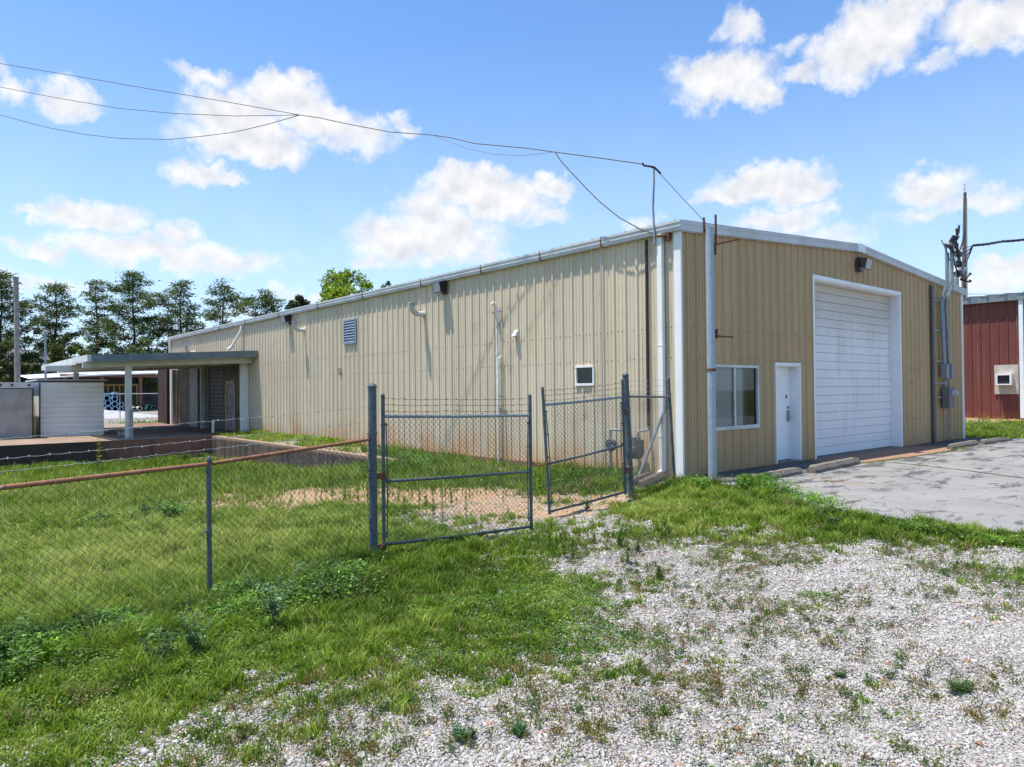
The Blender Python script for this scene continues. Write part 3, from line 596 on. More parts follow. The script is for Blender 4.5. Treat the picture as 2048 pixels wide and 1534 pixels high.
# overhead door
b = MB(); b.box((5.06, -.036, -.015), (5.14, -.004, 4.245)); b.box((10.04, -.036, -.015), (10.12, -.004, 4.245)); b.box((5.06, -.038, 4.246), (10.12, -.004, 4.34))
b.box((5.125, -.003, 0), (5.16, .30, 4.25)); b.box((10.02, -.003, 0), (10.05, .30, 4.25)); b.box((5.125, -.003, 4.22), (10.05, .30, 4.25)); b.build('door_frame', M['white'], wh)
od = MB(); ys = .26; nsec = 20; hh = 4.22/nsec
for i in range(nsec):
    z0 = i*hh; z1 = z0+hh
    pr = [(ys, z0), (ys, z1), (ys-.012, z1), (ys-.03, z1-.01)]
    for k in range(1, 4): zz = z1-hh*k/4; pr += [(ys-.03, zz+.006), (ys-.024, zz), (ys-.03, zz-.006)]
    pr += [(ys-.03, z0+.014), (ys-.012, z0+.006)]
    od.prism([(a, c) for a, c in pr], 0, 5.165, 10.018)
od = od.build('overhead_door', M['roll'], wh)
b = MB(); b.box((5.16, ys+.01, 0), (10.02, ys+.02, 4.22)); b.build('rubber_seal', M['black'], od)
# entry door
b = MB(); b.box((3.335, -.038, .0), (3.385, .0, 2.175)); b.box((4.385, -.038, .0), (4.435, .0, 2.175)); b.box((3.335, -.04, 2.176), (4.435, 0, 2.23))
b.box((3.386, -.003, .02), (3.41, .24, 2.175)); b.box((4.36, -.003, .02), (4.386, .24, 2.175)); b.box((3.411, -.003, 2.15), (4.359, .24, 2.176)); b.build('door_frame', M['white'], wh)
ed = MB(); ed.box((3.412, .19, .04), (4.358, .235, 2.148)); ed = ed.build('entry_door', M['white'], wh)
b = MB(); b.box((4.20, .165, .90), (4.29, .19, 1.16)); b.tube([(4.245, .165, 1.0), (4.245, .11, 1.0), (4.15, .10, 1.0)], .012, 6); b.tube([(4.245, .19, 1.22), (4.245, .155, 1.22)], .03, 10); b.build('door_handle', M['gray'], ed)
b = MB(); b.prism([(4.14, 1.47), (4.185, 1.42), (4.23, 1.47), (4.185, 1.52)], 1, .184, .1895); b.build('door_mark', M['reddot'], ed)
b = MB(); b.box((3.38, -.05, -.03), (4.39, .24, .025)); b.build('door_sill', M['aggregate'], wh)
b = MB(); b.box((5.1, -.06, -.03), (10.06, .30, -.003)); b.build('door_sill', M['aggregate'], wh)
# front window: two sliding panes, blinds
wf = MB(); x0, x1, z0, z1 = .93, 2.64, .88, 2.12
for q in (((x0-.03, -.04, z0-.05), (x1+.02, .02, z0+.025)), ((x0-.03, -.04, z1-.025), (x1+.02, .02, z1+.03)), ((x0-.03, -.04, z0+.026), (x0+.03, .02, z1-.026)), ((x1-.03, -.04, z0+.026), (x1+.02, .02, z1-.026)), ((1.74, -.02, z0+.026), (1.80, .03, z1-.026))): wf.box(*q)
wf = wf.build('window', M['beam'], wh)
for a, c, yy in ((x0+.03, 1.74, .0), (1.80, x1-.03, .01)):
    b = MB(); b.add([(a, yy, z0+.026), (c, yy, z0+.026), (c, yy, z1-.026), (a, yy, z1-.026)], [(0, 1, 2, 3)]); b.build('pane', M['glass'], wf)
b = MB()
for (a, c) in ((x0+.04, 1.76), (1.79, 2.16)):
    z = z0+.03
    while z < z1-.03: b.add([(a, .045, z), (c, .045, z), (c, .062, z+.033), (a, .062, z+.033)], [(0, 1, 2, 3)]); z += .038
b.build('blind', M['blind'], wf)
b = MB(); b.box((x0-.3, .35, z0-.2), (x1+.3, .36, z1+.2)); b.build('room_tone_board', M['beam'], wf)  # pale board added behind the glass; its tone paints in a reflection
# small side window
sw = MB(); y0, y1, z0, z1 = 2.25, 2.76, 1.79, 2.17
for q in (((-.045, y0-.02, z0-.03), (.02, y1+.02, z0+.02)), ((-.045, y0-.02, z1-.02), (.02, y1+.02, z1+.015)), ((-.04, y0-.02, z0+.021), (.02, y0+.012, z1-.021)), ((-.04, y1-.012, z0+.021), (.02, y1+.02, z1-.021))): sw.box(*q)
sw = sw.build('window', M['white'], wh)
b = MB(); b.add([(-.005, y0+.03, z0+.02), (-.005, y1-.03, z0+.02), (-.005, y1-.03, z1-.02), (-.005, y0+.03, z1-.02)], [(0, 1, 2, 3)]); b.build('pane', M['glass'], sw)
b = MB(); b.box((.14, y0-.1, z0-.1), (.15, y1+.1, z1+.1)); b.build('room_tone_board', M['dark'], sw)  # dark board behind the glass, room shade put into its colour
# seams and conduits on the side wall
b = MB(); b.tube([(-.04, 1.99, .02), (-.04, 1.99, 4.55)], .012, 6); b.build('conduit', M['gutter'], wh)
b = MB(); b.tube([(-.06, .76, .95), (-.06, .76, 4.58), (-.02, .76, 4.6)], .028, 8); b.build('gas_pipe', M['brown'], wh)
# white PVC mast with bracket and low cap
b = MB(); b.tube([(-.1, 5.37, -.12), (-.1, 5.39, 2.6)], .036, 8); b.tube([(-.1, 5.39, 2.6), (-.1, 5.41, 3.7)], .03, 8); b.tube([(-.1, 5.39, 2.55), (-.1, 5.39, 2.62)], .046, 8)
b.tube([(-.2, 5.27, -.1), (-.17, 5.29, 1.5), (-.13, 5.32, 2.45), (-.06, 5.28, 2.52)], .02, 7)
b.tube([(-.1, 5.41, 3.7), (-.14, 5.44, 3.8), (-.2, 5.46, 3.83)], [.03, .045, .05], 8); ppv = b.build('vent_stack', M['pvc'], wh)
b = MB(); b.bar((-.08, 5.25, 3.62), (-.08, 5.62, 3.60), .03, .03); b.tube([(-.08, 5.3, 3.62), (-.12, 5.32, 3.4), (-.12, 5.4, 3.2)], .008, 5); b.build('bracket', M['gray'], ppv)
b = MB(); b.bar((-.1, 5.2, 1.52), (-.1, 5.5, 1.58), .03, .03); b.build('bracket', M['gray'], ppv)
# wall hood
b = MB(); b.add([(-.005,4.66,2.95),(-.005,4.82,2.95),(-.005,4.82,3.12),(-.005,4.66,3.12),(-.14,4.67,2.97),(-.14,4.81,2.97),(-.03,4.81,3.12),(-.03,4.67,3.12)], [(4,5,6,7),(0,4,7,3),(1,2,6,5),(3,7,6,2),(0,1,5,4)]); b.build('vent_hood', M['gutter'], wh)
# elbow flues
def flue(y, z, s=1.):
    b = MB(); b.tube([(0, y, z), (-.25*s, y, z-.01), (-.36*s, y, z+.03), (-.42*s, y, z+.11), (-.42*s, y, z+.19)], [.075*s]*5, 12); b.tube([(-.0, y, z), (-.05, y, z)], [.1*s, .1*s], 12)
    for (a, c, r) in ((.19, .21, .10), (.235, .255, .10), (.275, .30, .115)): b.tube([(-.42*s, y, z+a*s), (-.42*s, y, z+c*s)], r*s, 14)
    b.tube([(-.42*s, y, z+.18*s), (-.42*s, y, z+.28*s)], .05*s, 8); b.build('flue', M['gutter'], wh)
flue(8.74, 3.86); flue(16.74, 3.99, .95); flue(30.0, 3.8, .95)
# louver
lv = MB(); y0, y1, z0, z1 = 12.72, 13.58, 3.27, 4.08
for q in (((-.07, y0, z0), (0, y0+.05, z1)), ((-.07, y1-.05, z0), (0, y1, z1)), ((-.07, y0+.051, z1-.05), (0, y1-.051, z1)), ((-.07, y0+.051, z0), (0, y1-.051, z0+.05))): lv.box(*q)
z = z0+.06
while z < z1-.08: lv.add([(-.075, y0+.05, z), (-.075, y1-.05, z), (-.02, y1-.05, z+.085), (-.02, y0+.05, z+.085)], [(0, 1, 2, 3)]); z += .09
lv.build('louver', M['louver'], wh)
b = MB(); b.tube([(-.045, 13.9+.09*sin(t*pi/6), 2.39+.11*cos(t*pi/6)) for t in range(13)], .014, 5); b.build('hanging_loop', M['barb'], wh)
b = MB(); b.box((-.05, 21.4, .95), (-.0, 21.5, 1.05)); b.build('outlet_box', M['gutter'], wh)
# patched panel outline on the front
for (a, c, z) in ((10.62, 11.4, 2.18), (10.62, 10.9, 1.78), (10.75, 11.5, .75)): b = MB(); b.box((a, -.037, z), (c, -.033, z+.008)); b.build('patch_edge', M['rust'], wh)
# doors under the canopy, on the side wall
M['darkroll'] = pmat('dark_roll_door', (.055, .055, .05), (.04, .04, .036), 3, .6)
ya, yb = onx(450, 858, 0)[1], onx(421, 856, 0)[1]
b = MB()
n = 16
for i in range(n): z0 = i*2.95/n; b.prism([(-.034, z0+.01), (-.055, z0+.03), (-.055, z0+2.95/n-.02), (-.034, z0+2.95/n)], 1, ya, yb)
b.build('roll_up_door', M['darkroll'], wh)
b = MB(); ribwall(b, 34.2-22.62, 0, lambda s: 2.97, lambda s, d, z: (-.036-d*.5, 22.62+s, z), off=.1); b.build('painted_shade_sheet', pmat('painted_shade_siding', (.15, .12, .065), (.08, .065, .04), 2, .6), wh)  # dark sheet added over the wall; canopy shade put into its colour
b = MB(); b.box((-.09, yb, 0), (-.034, yb+1.1, 3.0)); b.box((-.09, yb+1.7, 0), (-.034, yb+3.0, 3.0)); b.build('door_frame', pmat('shade_dimmed_white', (.26, .27, .26), (.19, .2, .19), 3, .6), wh)  # white frames coloured grey, shade under the canopy painted in
yc, yd = onx(471, 860, 0)[1], onx(456, 859, 0)[1]
M['scuffed'] = pmat('scuffed_blue_grey_door', (.30, .31, .36), (.14, .15, .19), 3, .6, c3=(.45, .45, .46), s3=5, t3=.6)
b = MB(); b.box((-.062, yc, 0.03), (-.034, yd, 2.1)); sd = b.build('service_door', M['scuffed'], wh)
b = MB(); b.tube([(-.07, yd-.15, 1.0), (-.12, yd-.15, 1.0)], .035, 8); b.build('door_handle', M['black'], sd)
b = MB(); b.box((-.08, yc-.15, 0), (-.036, yc-.02, 2.2)); b.box((-.08, yd+.02, 0), (-.036, yd+.15, 2.2)); b.box((-.08, yc-.15, 2.11), (-.037, yd+.15, 2.25)); b.build('door_frame', M['front'], wh)
# ------------------------------------------------------------------ flood lights, meter, service mast
def flood(name, label, p, nrm, yaw=0.):
    """p on the wall, nrm outward unit vector"""
    t = thing(name, label, 'floodlight', p, 'floodlights fixed under the eaves'); n = np.array(nrm, float); s = np.cross((0, 0, 1.), n); p = np.array(p, float)
    P = lambda a, o, z: p+s*a+n*o+np.array((0, 0, z))
    b = MB(); b.add([P(-.10,.0,-.20),P(.10,.0,-.20),P(.10,0,.14),P(-.10,0,.14),P(-.08,.07,-.17),P(.08,.07,-.17),P(.08,.07,.12),P(-.08,.07,.12)], [(0,3,2,1),(4,5,6,7),(0,1,5,4),(1,2,6,5),(2,3,7,6),(3,0,4,7)])
    b.add([P(-.17,.06,.17),P(.17,.06,.17),P(.17,.30,.10),P(-.17,.30,.10),P(-.17,.06,.02),P(.17,.06,.02),P(.17,.24,-.17),P(-.17,.24,-.17)], [(0,1,2,3),(4,7,6,5),(0,4,5,1),(1,5,6,2),(2,6,7,3),(3,7,4,0)])
    b.build('lamp_housing', M['black'], t)
    o = .003; b = MB(); c = [P(-.15,.302,.085),P(.15,.302,.085),P(.15,.247,-.15),P(-.15,.247,-.15)]; b.add(c, [(0, 1, 2, 3)]); b.build('lens', M['lens'], t)
flood('floodlight', 'black floodlight high on the front gable above the overhead door', (7.45, -.035, 4.83), (0, -1, 0))
flood('floodlight', 'black floodlight under the side eave, the nearer of the two on the long wall', (-.035, 7.7, 4.50), (-1, 0, 0))
flood('floodlight', 'black floodlight far along the side eave by the blue louver and smaller flue', (-.035, 18.0, 4.48), (-1, 0, 0))
# gas meter
gm = thing('gas_meter', 'blue grey gas meter hung on pipes against the side wall behind the end post', 'gas meter', (-.22, .98, 0))
p = np.array((-.25, .98, .47))
b = MB(); b.tube([p+(0, -.17, 0), p+(0, -.13, 0), p+(0, .13, 0), p+(0, .17, 0)], [.12, .17, .17, .12], 16); b.box(p+(-.14, -.15, .0), p+(.14, .15, .20)); b.box(p+(-.10, -.10, .2), p+(.1, .1, .25)); mm = b.build('meter_body', M['meter'], gm)
b = MB(); b.box(p+(-.165, -.08, .06), p+(-.141, .08, .17)); b.build('dial', M['lens'], mm)
b = MB(); b.tube([p+(0, -.11, .2), p+(0, -.11, .33), p+(0, -.15, .38), p+(.1, -.22, .38), (-.06, .76, .87), (-.06, .76, 1.0)], .022, 7)
b.tube([p+(0, .11, .2), p+(0, .11, .33), p+(0, .16, .38), p+(0, .6, .38)], .022, 7); b.tube([p+(0, .6, .38), p+(0, .6, -.6)], .024, 7); b.build('pipe', M['gray'], gm)
b = MB(); b.tube([p+(-.03, .6, .07), p+(0, .6, .07), p+(.05, .6, .07)], [.12, .135, .12], 14); b.build('regulator', M['meter'], gm)
b = MB(); b.tube([(-.62, .62, -.12), (-.07, .33, 1.32)], .028, 8); _tag(b.build('steel_pipe', M['galv'], loc=(-.62, .62, -.12)), 'thin galvanised pipe leaning on the side wall beside the gas meter', 'pipe')
# electric service on the front wall
em = thing('service_mast', 'electric service of grey conduits, meter and wire heads rising above the right roof edge', 'service mast', (13, -.1, 0))
b = MB(); b.box((12.27, -.09, -.05), (12.42, -.034, 4.72)); b.build('upright_channel', pmat('dark_channel', (.10, .105, .11), rough=.5), em)
for z in (4.25, 3.35, 2.42, 1.75, 1.33): b = MB(); b.box((12.3, -.12, z), (13.35, -.095, z+.04)); b.build('cross_bracket', M['gray'], em)
def cpx(x, y, off): return ony(x, y, off)
c1 = [(12.97, -.15, 2.35), (12.80, -.15, 4.2), (12.80, -.17, 4.3), (12.84, -.30, 4.72), (12.84, -.30, 5.95)]
c1b = [(13.08, -.15, 1.9), (12.98, -.15, 4.25), (13.02, -.30, 4.7), (13.02, -.30, 5.75)]
c2 = [(13.38, -.15, 2.35), (13.22, -.15, 4.2), (13.22, -.17, 4.3), (13.3, -.30, 4.75), (13.3, -.30, 6.2)]
cnd = MB(); cnd.tube(c1[:4], .05, 10); cnd.tube(c1[3:], .035, 8); cnd.build('conduit', M['galv'], em)
cnd = MB(); cnd.tube(c1b, .028, 8); cnd.build('conduit', M['galv'], em)
cnd = MB(); cnd.tube(c2[:4], .05, 10); cnd.tube(c2[3:], .05, 10); cnd.build('conduit', M['galv'], em)
for x in (12.86, 13.27):
    b = MB(); b.box((x, -.26, 1.93), (x+.22, -.10, 2.36)); b.tube([(x+.11, -.16, 2.36), (x+.11, -.16, 2.42)], .07, 10); b.build('switch_box', M['gray'], em)
b = MB(); b.tube([(13.42, -.12, 1.93), (13.45, -.12, -.03)], .022, 7); b.tube([(13.1, -.12, 1.93), (13.1, -.12, 1.6)], .03, 7); b.tube([(13.0, -.12, 1.05), (13.05, -.08, .02)], .015, 6); b.build('lower_conduit', M['gray'], em)
b = MB(); b.box((12.93, -.30, 1.02), (13.40, -.09, 1.66)); mb_ = b.build('meter_cabinet', M['elbox'], em)
b = MB(); b.tube([(13.24, -.30, 1.47), (13.24, -.34, 1.47)], .11, 16); b.tube([(13.24, -.34, 1.47), (13.24, -.42, 1.47)], [.085, .075], 16); b.build('meter_dial', M['lens'], mb_)
b = MB(); b.add([(12.72,-.42,5.95),(13.0,-.42,5.95),(13.1,-.2,6.0),(12.8,-.2,6.0),(12.75,-.42,6.02),(13.02,-.42,6.02),(13.2,-.2,6.16),(12.9,-.2,6.16)], [(0,3,2,1),(4,5,6,7),(0,1,5,4),(1,2,6,5),(2,3,7,6),(3,0,4,7)]); b.build('service_head', M['gray'], em)
b = MB(); b.tube([(13.3, -.3, 6.1), (13.3, -.38, 6.25), (13.36, -.46, 6.2)], .09, 8); b.box((13.2, -.42, 5.9), (13.4, -.25, 6.1)); b.build('service_head', M['black'], em)
b = MB()
for (x0, z0, x1, z1) in ((13.35, 6.2, 13.5, 6.62), (13.55, 5.75, 14.0, 6.6), (13.25, 6.1, 13.28, 6.5)): b.tube([(x0, -.4, z0), ((x0+x1)/2+.05, -.45, (z0+z1)/2), (x1, -.45, z1)], [.018, .03, .035], 6)
for k in range(9): 
    a = random.uniform(13.0, 13.5); b.tube([(13.3, -.35, 6.1), (a, -.45, random.uniform(5.7, 6.2)), (random.uniform(13.2, 13.75), -.45, random.uniform(5.3, 6.0))], .016, 5)
b.tube([(12.3, -.35, 6.05), (12.75, -.35, 5.75), (13.0, -.35, 5.5)], .012, 5); b.tube([(12.6, -.35, 5.95), (12.9, -.35, 5.9)], .03, 6); b.tube([(13.0, -.35, 5.88), (13.3, -.35, 5.78)], .03, 6)
b.tube([(13.35, -.3, 6.0), (13.38, -.36, 5.4), (13.6, -.38, 5.15)], .02, 6); b.build('lead_wires', M['cable'], em)
b = MB(); b.tube([(13.55, -.33, 5.9), (13.55, -.33, 5.05), (13.32, -.3, 4.9)], .014, 6); b.build('insulator_rack', M['gray'], em)
for z in (5.78, 5.47, 5.17):
    b = MB(); b.tube([(13.58, -.35, z), (13.68, -.35, z)], [.09, .11], 12); b.tube([(13.68, -.35, z), (13.74, -.35, z)], .06, 12); b.tube([(13.74, -.35, z), (13.84, -.35, z)], [.11, .09], 12); b.build('insulator', pmat('glazed_insulator', (.05, .05, .045), rough=.25), em)
def wire(name, label, pts, r, mat=None, seg=14, cat='cable', group=None, parent=None):
    pts = [np.array(p, float) for p in pts]; b = MB(); b.tube(pts, r, 5)
    o = b.build(name, mat or M['cable'], parent, loc=None if parent else pts[0])
    if parent is None: _tag(o, label, cat, group)
    return o
def pxline(L, Z0, Z1):
    n = len(L); acc = [0]
    for i in range(1, n): acc.append(acc[-1]+sqrt((L[i][0]-L[i-1][0])**2+(L[i][1]-L[i-1][1])**2))
    return [at(x, y, Z0+(Z1-Z0)*a/acc[-1]) for (x, y), a in zip(L, acc)]
sc = thing('service_cable', 'twisted black service cable running right from the mast insulators past the pole', 'cable', at(1946, 490, 23.5))
b = MB(); main = pxline([(1946,491),(1975,488),(2005,483),(2030,481),(2060,478),(2200,466)], 23.5, 30)
for k in range(3): b.tube([q+np.array((0, 0, .035*sin(i*2.2+k*2.1))) + np.array((.02*cos(k*2), .03*cos(i*2+k*2.1), 0)) for i, q in enumerate(np.array([np.array(main[0])*(1-t)+np.array(main[-1])*t if False else np.array([np.interp(t*5, range(6), [m_[j] for m_ in main]) for j in range(3)]) for t in np.linspace(0, 1, 40)]))], .022, 5)
b.build('twisted_strands', M['cable'], sc)
for (x, y, z) in ((13.84, -.35, 5.78), (13.84, -.35, 5.47), (13.84, -.35, 5.17)):
    q = np.array((x, y, z)); e = main[0]; mid = (q+e)/2+np.array((0, 0, -.1)); b = MB(); b.tube([q, q*.6+e*.4+np.array((0, 0, -.06)), mid*.4+e*.6, e], .02, 5); b.build('branch_wire', M['cable'], sc)
b = MB(); b.tube([np.array((13.4, -.4, 5.85)), (np.array((13.4, -.4, 5.85))+main[0])/2, main[0]], .012, 5); b.build('branch_wire', M['cable'], sc)
# small riser behind the right roof edge
wr = thing('weatherhead', 'grey bent weatherhead pipe poking up behind the right roof corner', 'weatherhead', (W+.2, 1.2, 4.4))
q = at(1911, 568, 24.0); q2 = at(1911, 548, 24.0)
b = MB(); b.tube([q-np.array((0, 0, 1.2)), q2], .10, 10); b.tube([q2, q2+np.array((.08, 0, .1)), q2+np.array((.35, -.1, .12)), q2+np.array((.45, -.1, 0))], [.12, .16, .15, .1], 10); b.build('pipe', M['gray'], wr)
b = MB()
for k, (ex, ey) in enumerate(((1930, 560), (1926, 561))): b.tube([q2+np.array((.45, -.1, 0)), at(1921, 558+k*2, 24), at(ex, ey, 24), at(1938, 550+k*14, 24), at(1941, 547+k*14, 24)], [.025, .025, .025, .03, .06], 5)
b.build('wires', M['cable'], wr)

# ------------------------------------------------------------------ free standing steel pole in front
bp = thing('steel_pole', 'tall galvanised pole with rusty brackets standing before the front corner', 'pole', (0, -.68, -.1))
px, py = -.04, -.68
b = MB(); b.tube([(px, py, -.15), (px, py, 4.58)], .076, 20); b.build('pipe', M['polesteel'], bp, smooth=False)
b = MB(); b.tube([(px, py, 1.98), (px, py, 2.03)], .083, 20); b.build('rust_band', M['rust'], bp)
r2 = np.array([.77, -.637, 0])
def pp(a, o, z): return np.array((px, py, 0))+r2*a+np.array((-.637, -.77, 0))*o+np.array((0, 0, z))
for s_, h0, h1 in ((-.10, 4.5, 4.78), (.115, 4.25, 4.83)):
    b = MB(); b.bar(pp(s_, 0, h0), pp(s_, 0, h1), .045, .02, up=(0, 1, 0))
    z = h1-.05
    b.build('strap_bracket', M['rust'], bp)
b = MB(); b.bar(pp(.09, 0, 4.1), pp(.09, 0, 4.32), .05, .05, up=(0, 1, 0)); b.bar(pp(.09, 0, 4.28), pp(.55, 0, 4.38), .03, .03); b.build('step_arm', M['rust'], bp)
b = MB(); b.bar(pp(.1, 0, 2.58), pp(.1, 0, 2.74), .05, .05, up=(0, 1, 0)); b.tube([pp(.1, 0, 2.63), pp(.2, 0, 2.61), pp(.38, 0, 2.6)], [.02, .016, .014], 6); b.tube([pp(.38, 0, 2.6), pp(.41, 0, 2.6)], .018, 6); b.build('step_arm', M['rust'], bp)
# thin mast at the side eave carrying the overhead drop
dm = thing('drop_mast', 'slim steel mast at the near side eave bracketed beside the downspout', 'mast', (-.2, .45, 4.5))
b = MB(); mt = at(1308, 334, 13.7); b.tube([(-.16, .47, 4.45), (-.16, .5, 5.2), mt+np.array((0, 0, -.25)), mt], [.022, .02, .017, .015], 7); b.build('pipe', M['gray'], dm)
b = MB(); b.tube([(-.16, .47, 4.62), (-.14, .22, 4.6), (-.08, .21, 4.6)], .022, 6); b.tube([(-.08, .21, 4.5), (-.08, .21, 4.7)], .05, 8); b.build('bracket', M['rust'], dm)
b = MB(); b.tube([mt, mt+(_r*.1)+np.array((0, 0, -.1)), mt+(_r*.13)+np.array((0, 0, -.13))], .02, 6); b.tube([mt, mt-_r*.2+np.array((0, 0, .03)), mt-_r*.22+np.array((0, 0, .08))], .02, 6); b.build('mast_head', M['cable'], dm)
J1 = at(600, 230, 20); G1 = 'overhead wires crossing the left sky'
wire('overhead_wire', 'upper straight overhead wire from the top left to the splice', pxline([(-200,93),(0,127),(150,152),(300,178),(450,203),(600,230)], 27, 20), .011, group=G1)
wire('overhead_wire', 'middle overhead wire ending short of the splice', pxline([(-200,128),(0,174),(120,197),(240,217),(350,227),(470,232),(600,230)], 27, 20), .010, group=G1)
wire('overhead_wire', 'lowest sagging overhead wire dipping below the others', pxline([(-200,150),(0,230),(90,254),(170,269),(240,277),(340,279),(400,273),(465,265),(530,250),(600,230)], 27, 20), .010, group=G1)
wire('overhead_wire', 'overhead drop wire from the splice to the slim mast by the eave', pxline([(600,230),(640,236),(690,247),(780,264),(865,270),(905,276),(950,287),(1050,296),(1110,304),(1200,316),(1285,328),(1306,336)], 20, 13.7), .012, group=G1)
wire('overhead_wire', 'second looping wire sagging from the drop wire down to the eave bracket', pxline([(1110,304),(1122,322),(1145,347),(1172,376),(1200,404),(1240,436),(1280,458),(1322,472)], 15.4, 13.7), .012, group=G1)
wire('overhead_wire', 'thin guy wire from the slim mast head to the roof', pxline([(1308,335),(1350,380),(1372,404),(1397,430),(1412,446)], 13.7, 14.4), .006, group=G1)
wire('overhead_wire', 'short lower strand hanging beneath the drop wire', pxline([(870,272),(900,284),(930,296),(990,309),(1050,311),(1110,304)], 17.3, 15.4), .005, group=G1)

# ------------------------------------------------------------------ parking stops
def stop(label, a, b_, z=-.02, w=.17, h=.13, group='concrete parking stops', roll=0, zr=None, brk=None):
    a = np.array((*a, z), float); e = np.array((*b_, z if zr is None else zr), float); d = e-a; L = np.linalg.norm(d); d /= L; s = np.cross((0, 0, 1.), d); s /= np.linalg.norm(s); u = np.cross(d, s)
    rr = random.Random(int(L*1000)+len(label)); mb = MB(); n = 18; pr = [(-w/2, 0), (w/2, 0), (w/2, h*.45), (w*.3, h), (-w*.3, h), (-w/2, h*.45)]; k = len(pr); vs = []
    for i in range(n+1):
        t = i/n; sc_ = .86 if i in (0, n) else 1
        for (q, v) in pr:
            j = rr.uniform(-.006, .006); vs.append(a+d*L*t+s*(q*sc_+j)+u*(v*sc_+j))
    mb.add(vs, [(i*k+j, i*k+(j+1) % k, (i+1)*k+(j+1) % k, (i+1)*k+j) for i in range(n) for j in range(k)]+[tuple(range(k))[::-1], tuple(range(n*k, n*k+k))])
    o = mb.build('parking_stop', M['oldstop' if 'dumped' in label else 'aggregate'], loc=a); return _tag(o, label, 'parking stop', group)
stop('weathered concrete parking stop half hidden by weeds under the front window', (.35, -1.2), (2.22, -1.13))
stop('weathered concrete parking stop in front of the white entry door', (2.42, -1.28), (4.85, -1.08), h=.15, w=.2)
stop('concrete parking stop right of the brown pad, nearer of the far pair', (10.3, -1.15), (12.5, -1.1))
stop('farthest concrete parking stop beyond the warehouse corner', (12.7, -1.2), (14.6, -1.25))
stop('broken concrete stop dumped by the downspout, rear one of two', (-1.15, .26), (-.30, .50), z=-.06, h=.12, w=.14, group='old stops dumped at the corner', zr=-.02)
stop('broken concrete stop dumped by the end post, front one of two', (-1.20, .02), (-.18, .30), z=-.09, h=.13, w=.18, group='old stops dumped at the corner', zr=-.02)

# ------------------------------------------------------------------ fences and gates
def fabric(mb, A, B, zb0, zb1, zt0, zt1, r=.003, w=.036, hz=.036, seed=1, ticks=True):
    """chain link between plan points A, B; zb bottom, zt top (at A, at B)"""
    rr = random.Random(seed); A = np.array(A, float); B = np.array(B, float); L = np.linalg.norm(B-A); d = (B-A)/L; n2 = np.array([-d[1], d[0]]); n = int(L/w); V = []; Fc = []; base = mb.n
    for i in range(n+1):
        s = i*w; t = s/L; zb = zb0+(zb1-zb0)*t; zt = zt0+(zt1-zt0)*t; m_ = int((zt-zb)/hz)+1; pts = []
        for j in range(m_+1):
            side = 1 if (i+j) % 2 else -1; ss = s+side*w/2*.98; z = zt-j*hz; z = max(z, zb)
            o = (.0025 if side > 0 else -.0025)*(1 if i % 2 else -1)+.018*sin(ss*2.1+z*1.7+seed)*sin(pi*(z-zb)/(zt-zb+.01))
            ss += .006*sin(z*5+ss*1.3+seed)
            p = A+d*ss+n2*o; pts.append(np.array((p[0], p[1], z)))
        if ticks: pts.insert(0, pts[0]+np.array((*(d*.004), .03)))
        pa = np.array((d[0], d[1], 0.)); pb = np.array((n2[0], n2[1], 0.))
        k = 3; b0 = mb.n+len(V)
        for p in pts:
            for q in range(k): th = 2*pi*q/k; V.append(p+(pa*cos(th)+pb*sin(th))*r)
        for a in range(len(pts)-1):
            for q in range(k): Fc.append((b0-mb.n+a*k+q, b0-mb.n+a*k+(q+1) % k, b0-mb.n+(a+1)*k+(q+1) % k, b0-mb.n+(a+1)*k+q))
    mb.add(V, Fc)
def barbed(pts, r=.003, seed=1, mat=None, parent=None, name='barbed_wire', gap=.125, sag=0):
    rr = random.Random(seed); b = MB(); P = []
    pts = [np.array(p, float) for p in pts]
    for i in range(len(pts)-1):
        n = max(2, int(np.linalg.norm(pts[i+1]-pts[i])/.05)); P += [pts[i]+(pts[i+1]-pts[i])*k/n+np.array((0, 0, -sag*4*(k/n)*(1-k/n)+.004*sin(k*1.9+seed))) for k in range(n)]
    P.append(pts[-1]); b.tube(P, r, 4); acc = 0
    for i in range(1, len(P)):
        acc += np.linalg.norm(P[i]-P[i-1])
        if acc > gap:
            acc = 0; d = (P[i]-P[i-1])/np.linalg.norm(P[i]-P[i-1]); s = np.cross(d, (0, 0, 1)); s /= np.linalg.norm(s)
            th = rr.uniform(0, pi); u = np.cross(d, s)
            for q in (th, th+pi/2): v = s*cos(q)+u*sin(q); b.bar(P[i]-v*.013, P[i]+v*.013, .003, .003, up=d)
            b.tube([P[i]-d*.009, P[i]+d*.009], r*1.9, 5)
    return b.build(name, mat or M['barb'], parent)
def post(t, x, y, z0, z1, r, lean=(0, 0), cap='dome', name='line_post', mat=None, bands=()):
    b = MB(); top = (x+lean[0], y+lean[1], z1); b.tube([(x, y, z0), top], r, 16)
    if cap: b.tube([top, (top[0], top[1], z1+.02), (top[0], top[1], z1+.045), (top[0], top[1], z1+.055)], [r*1.12, r*1.12, r*.8, r*.25], 16)
    o = b.build(name, mat or M['galvdark'], t)
    for z in bands:
        f_ = (z-z0)/(z1-z0); q = MB(); cx, cy = x+lean[0]*f_, y+lean[1]*f_; q.tube([(cx, cy, z-.012), (cx, cy, z+.012)], r*1.13, 16); q.bar((cx-r, cy, z), (cx-r-.03, cy-.01, z), .02, .012); q.build('band', M['galvdark'], o)
    return o
P0 = np.array((-6.84, -.44)); P1 = np.array((-8.89, -.90)); P2 = np.array((-10.6, -1.29)); P3 = P2+(P2-P1)*1.1
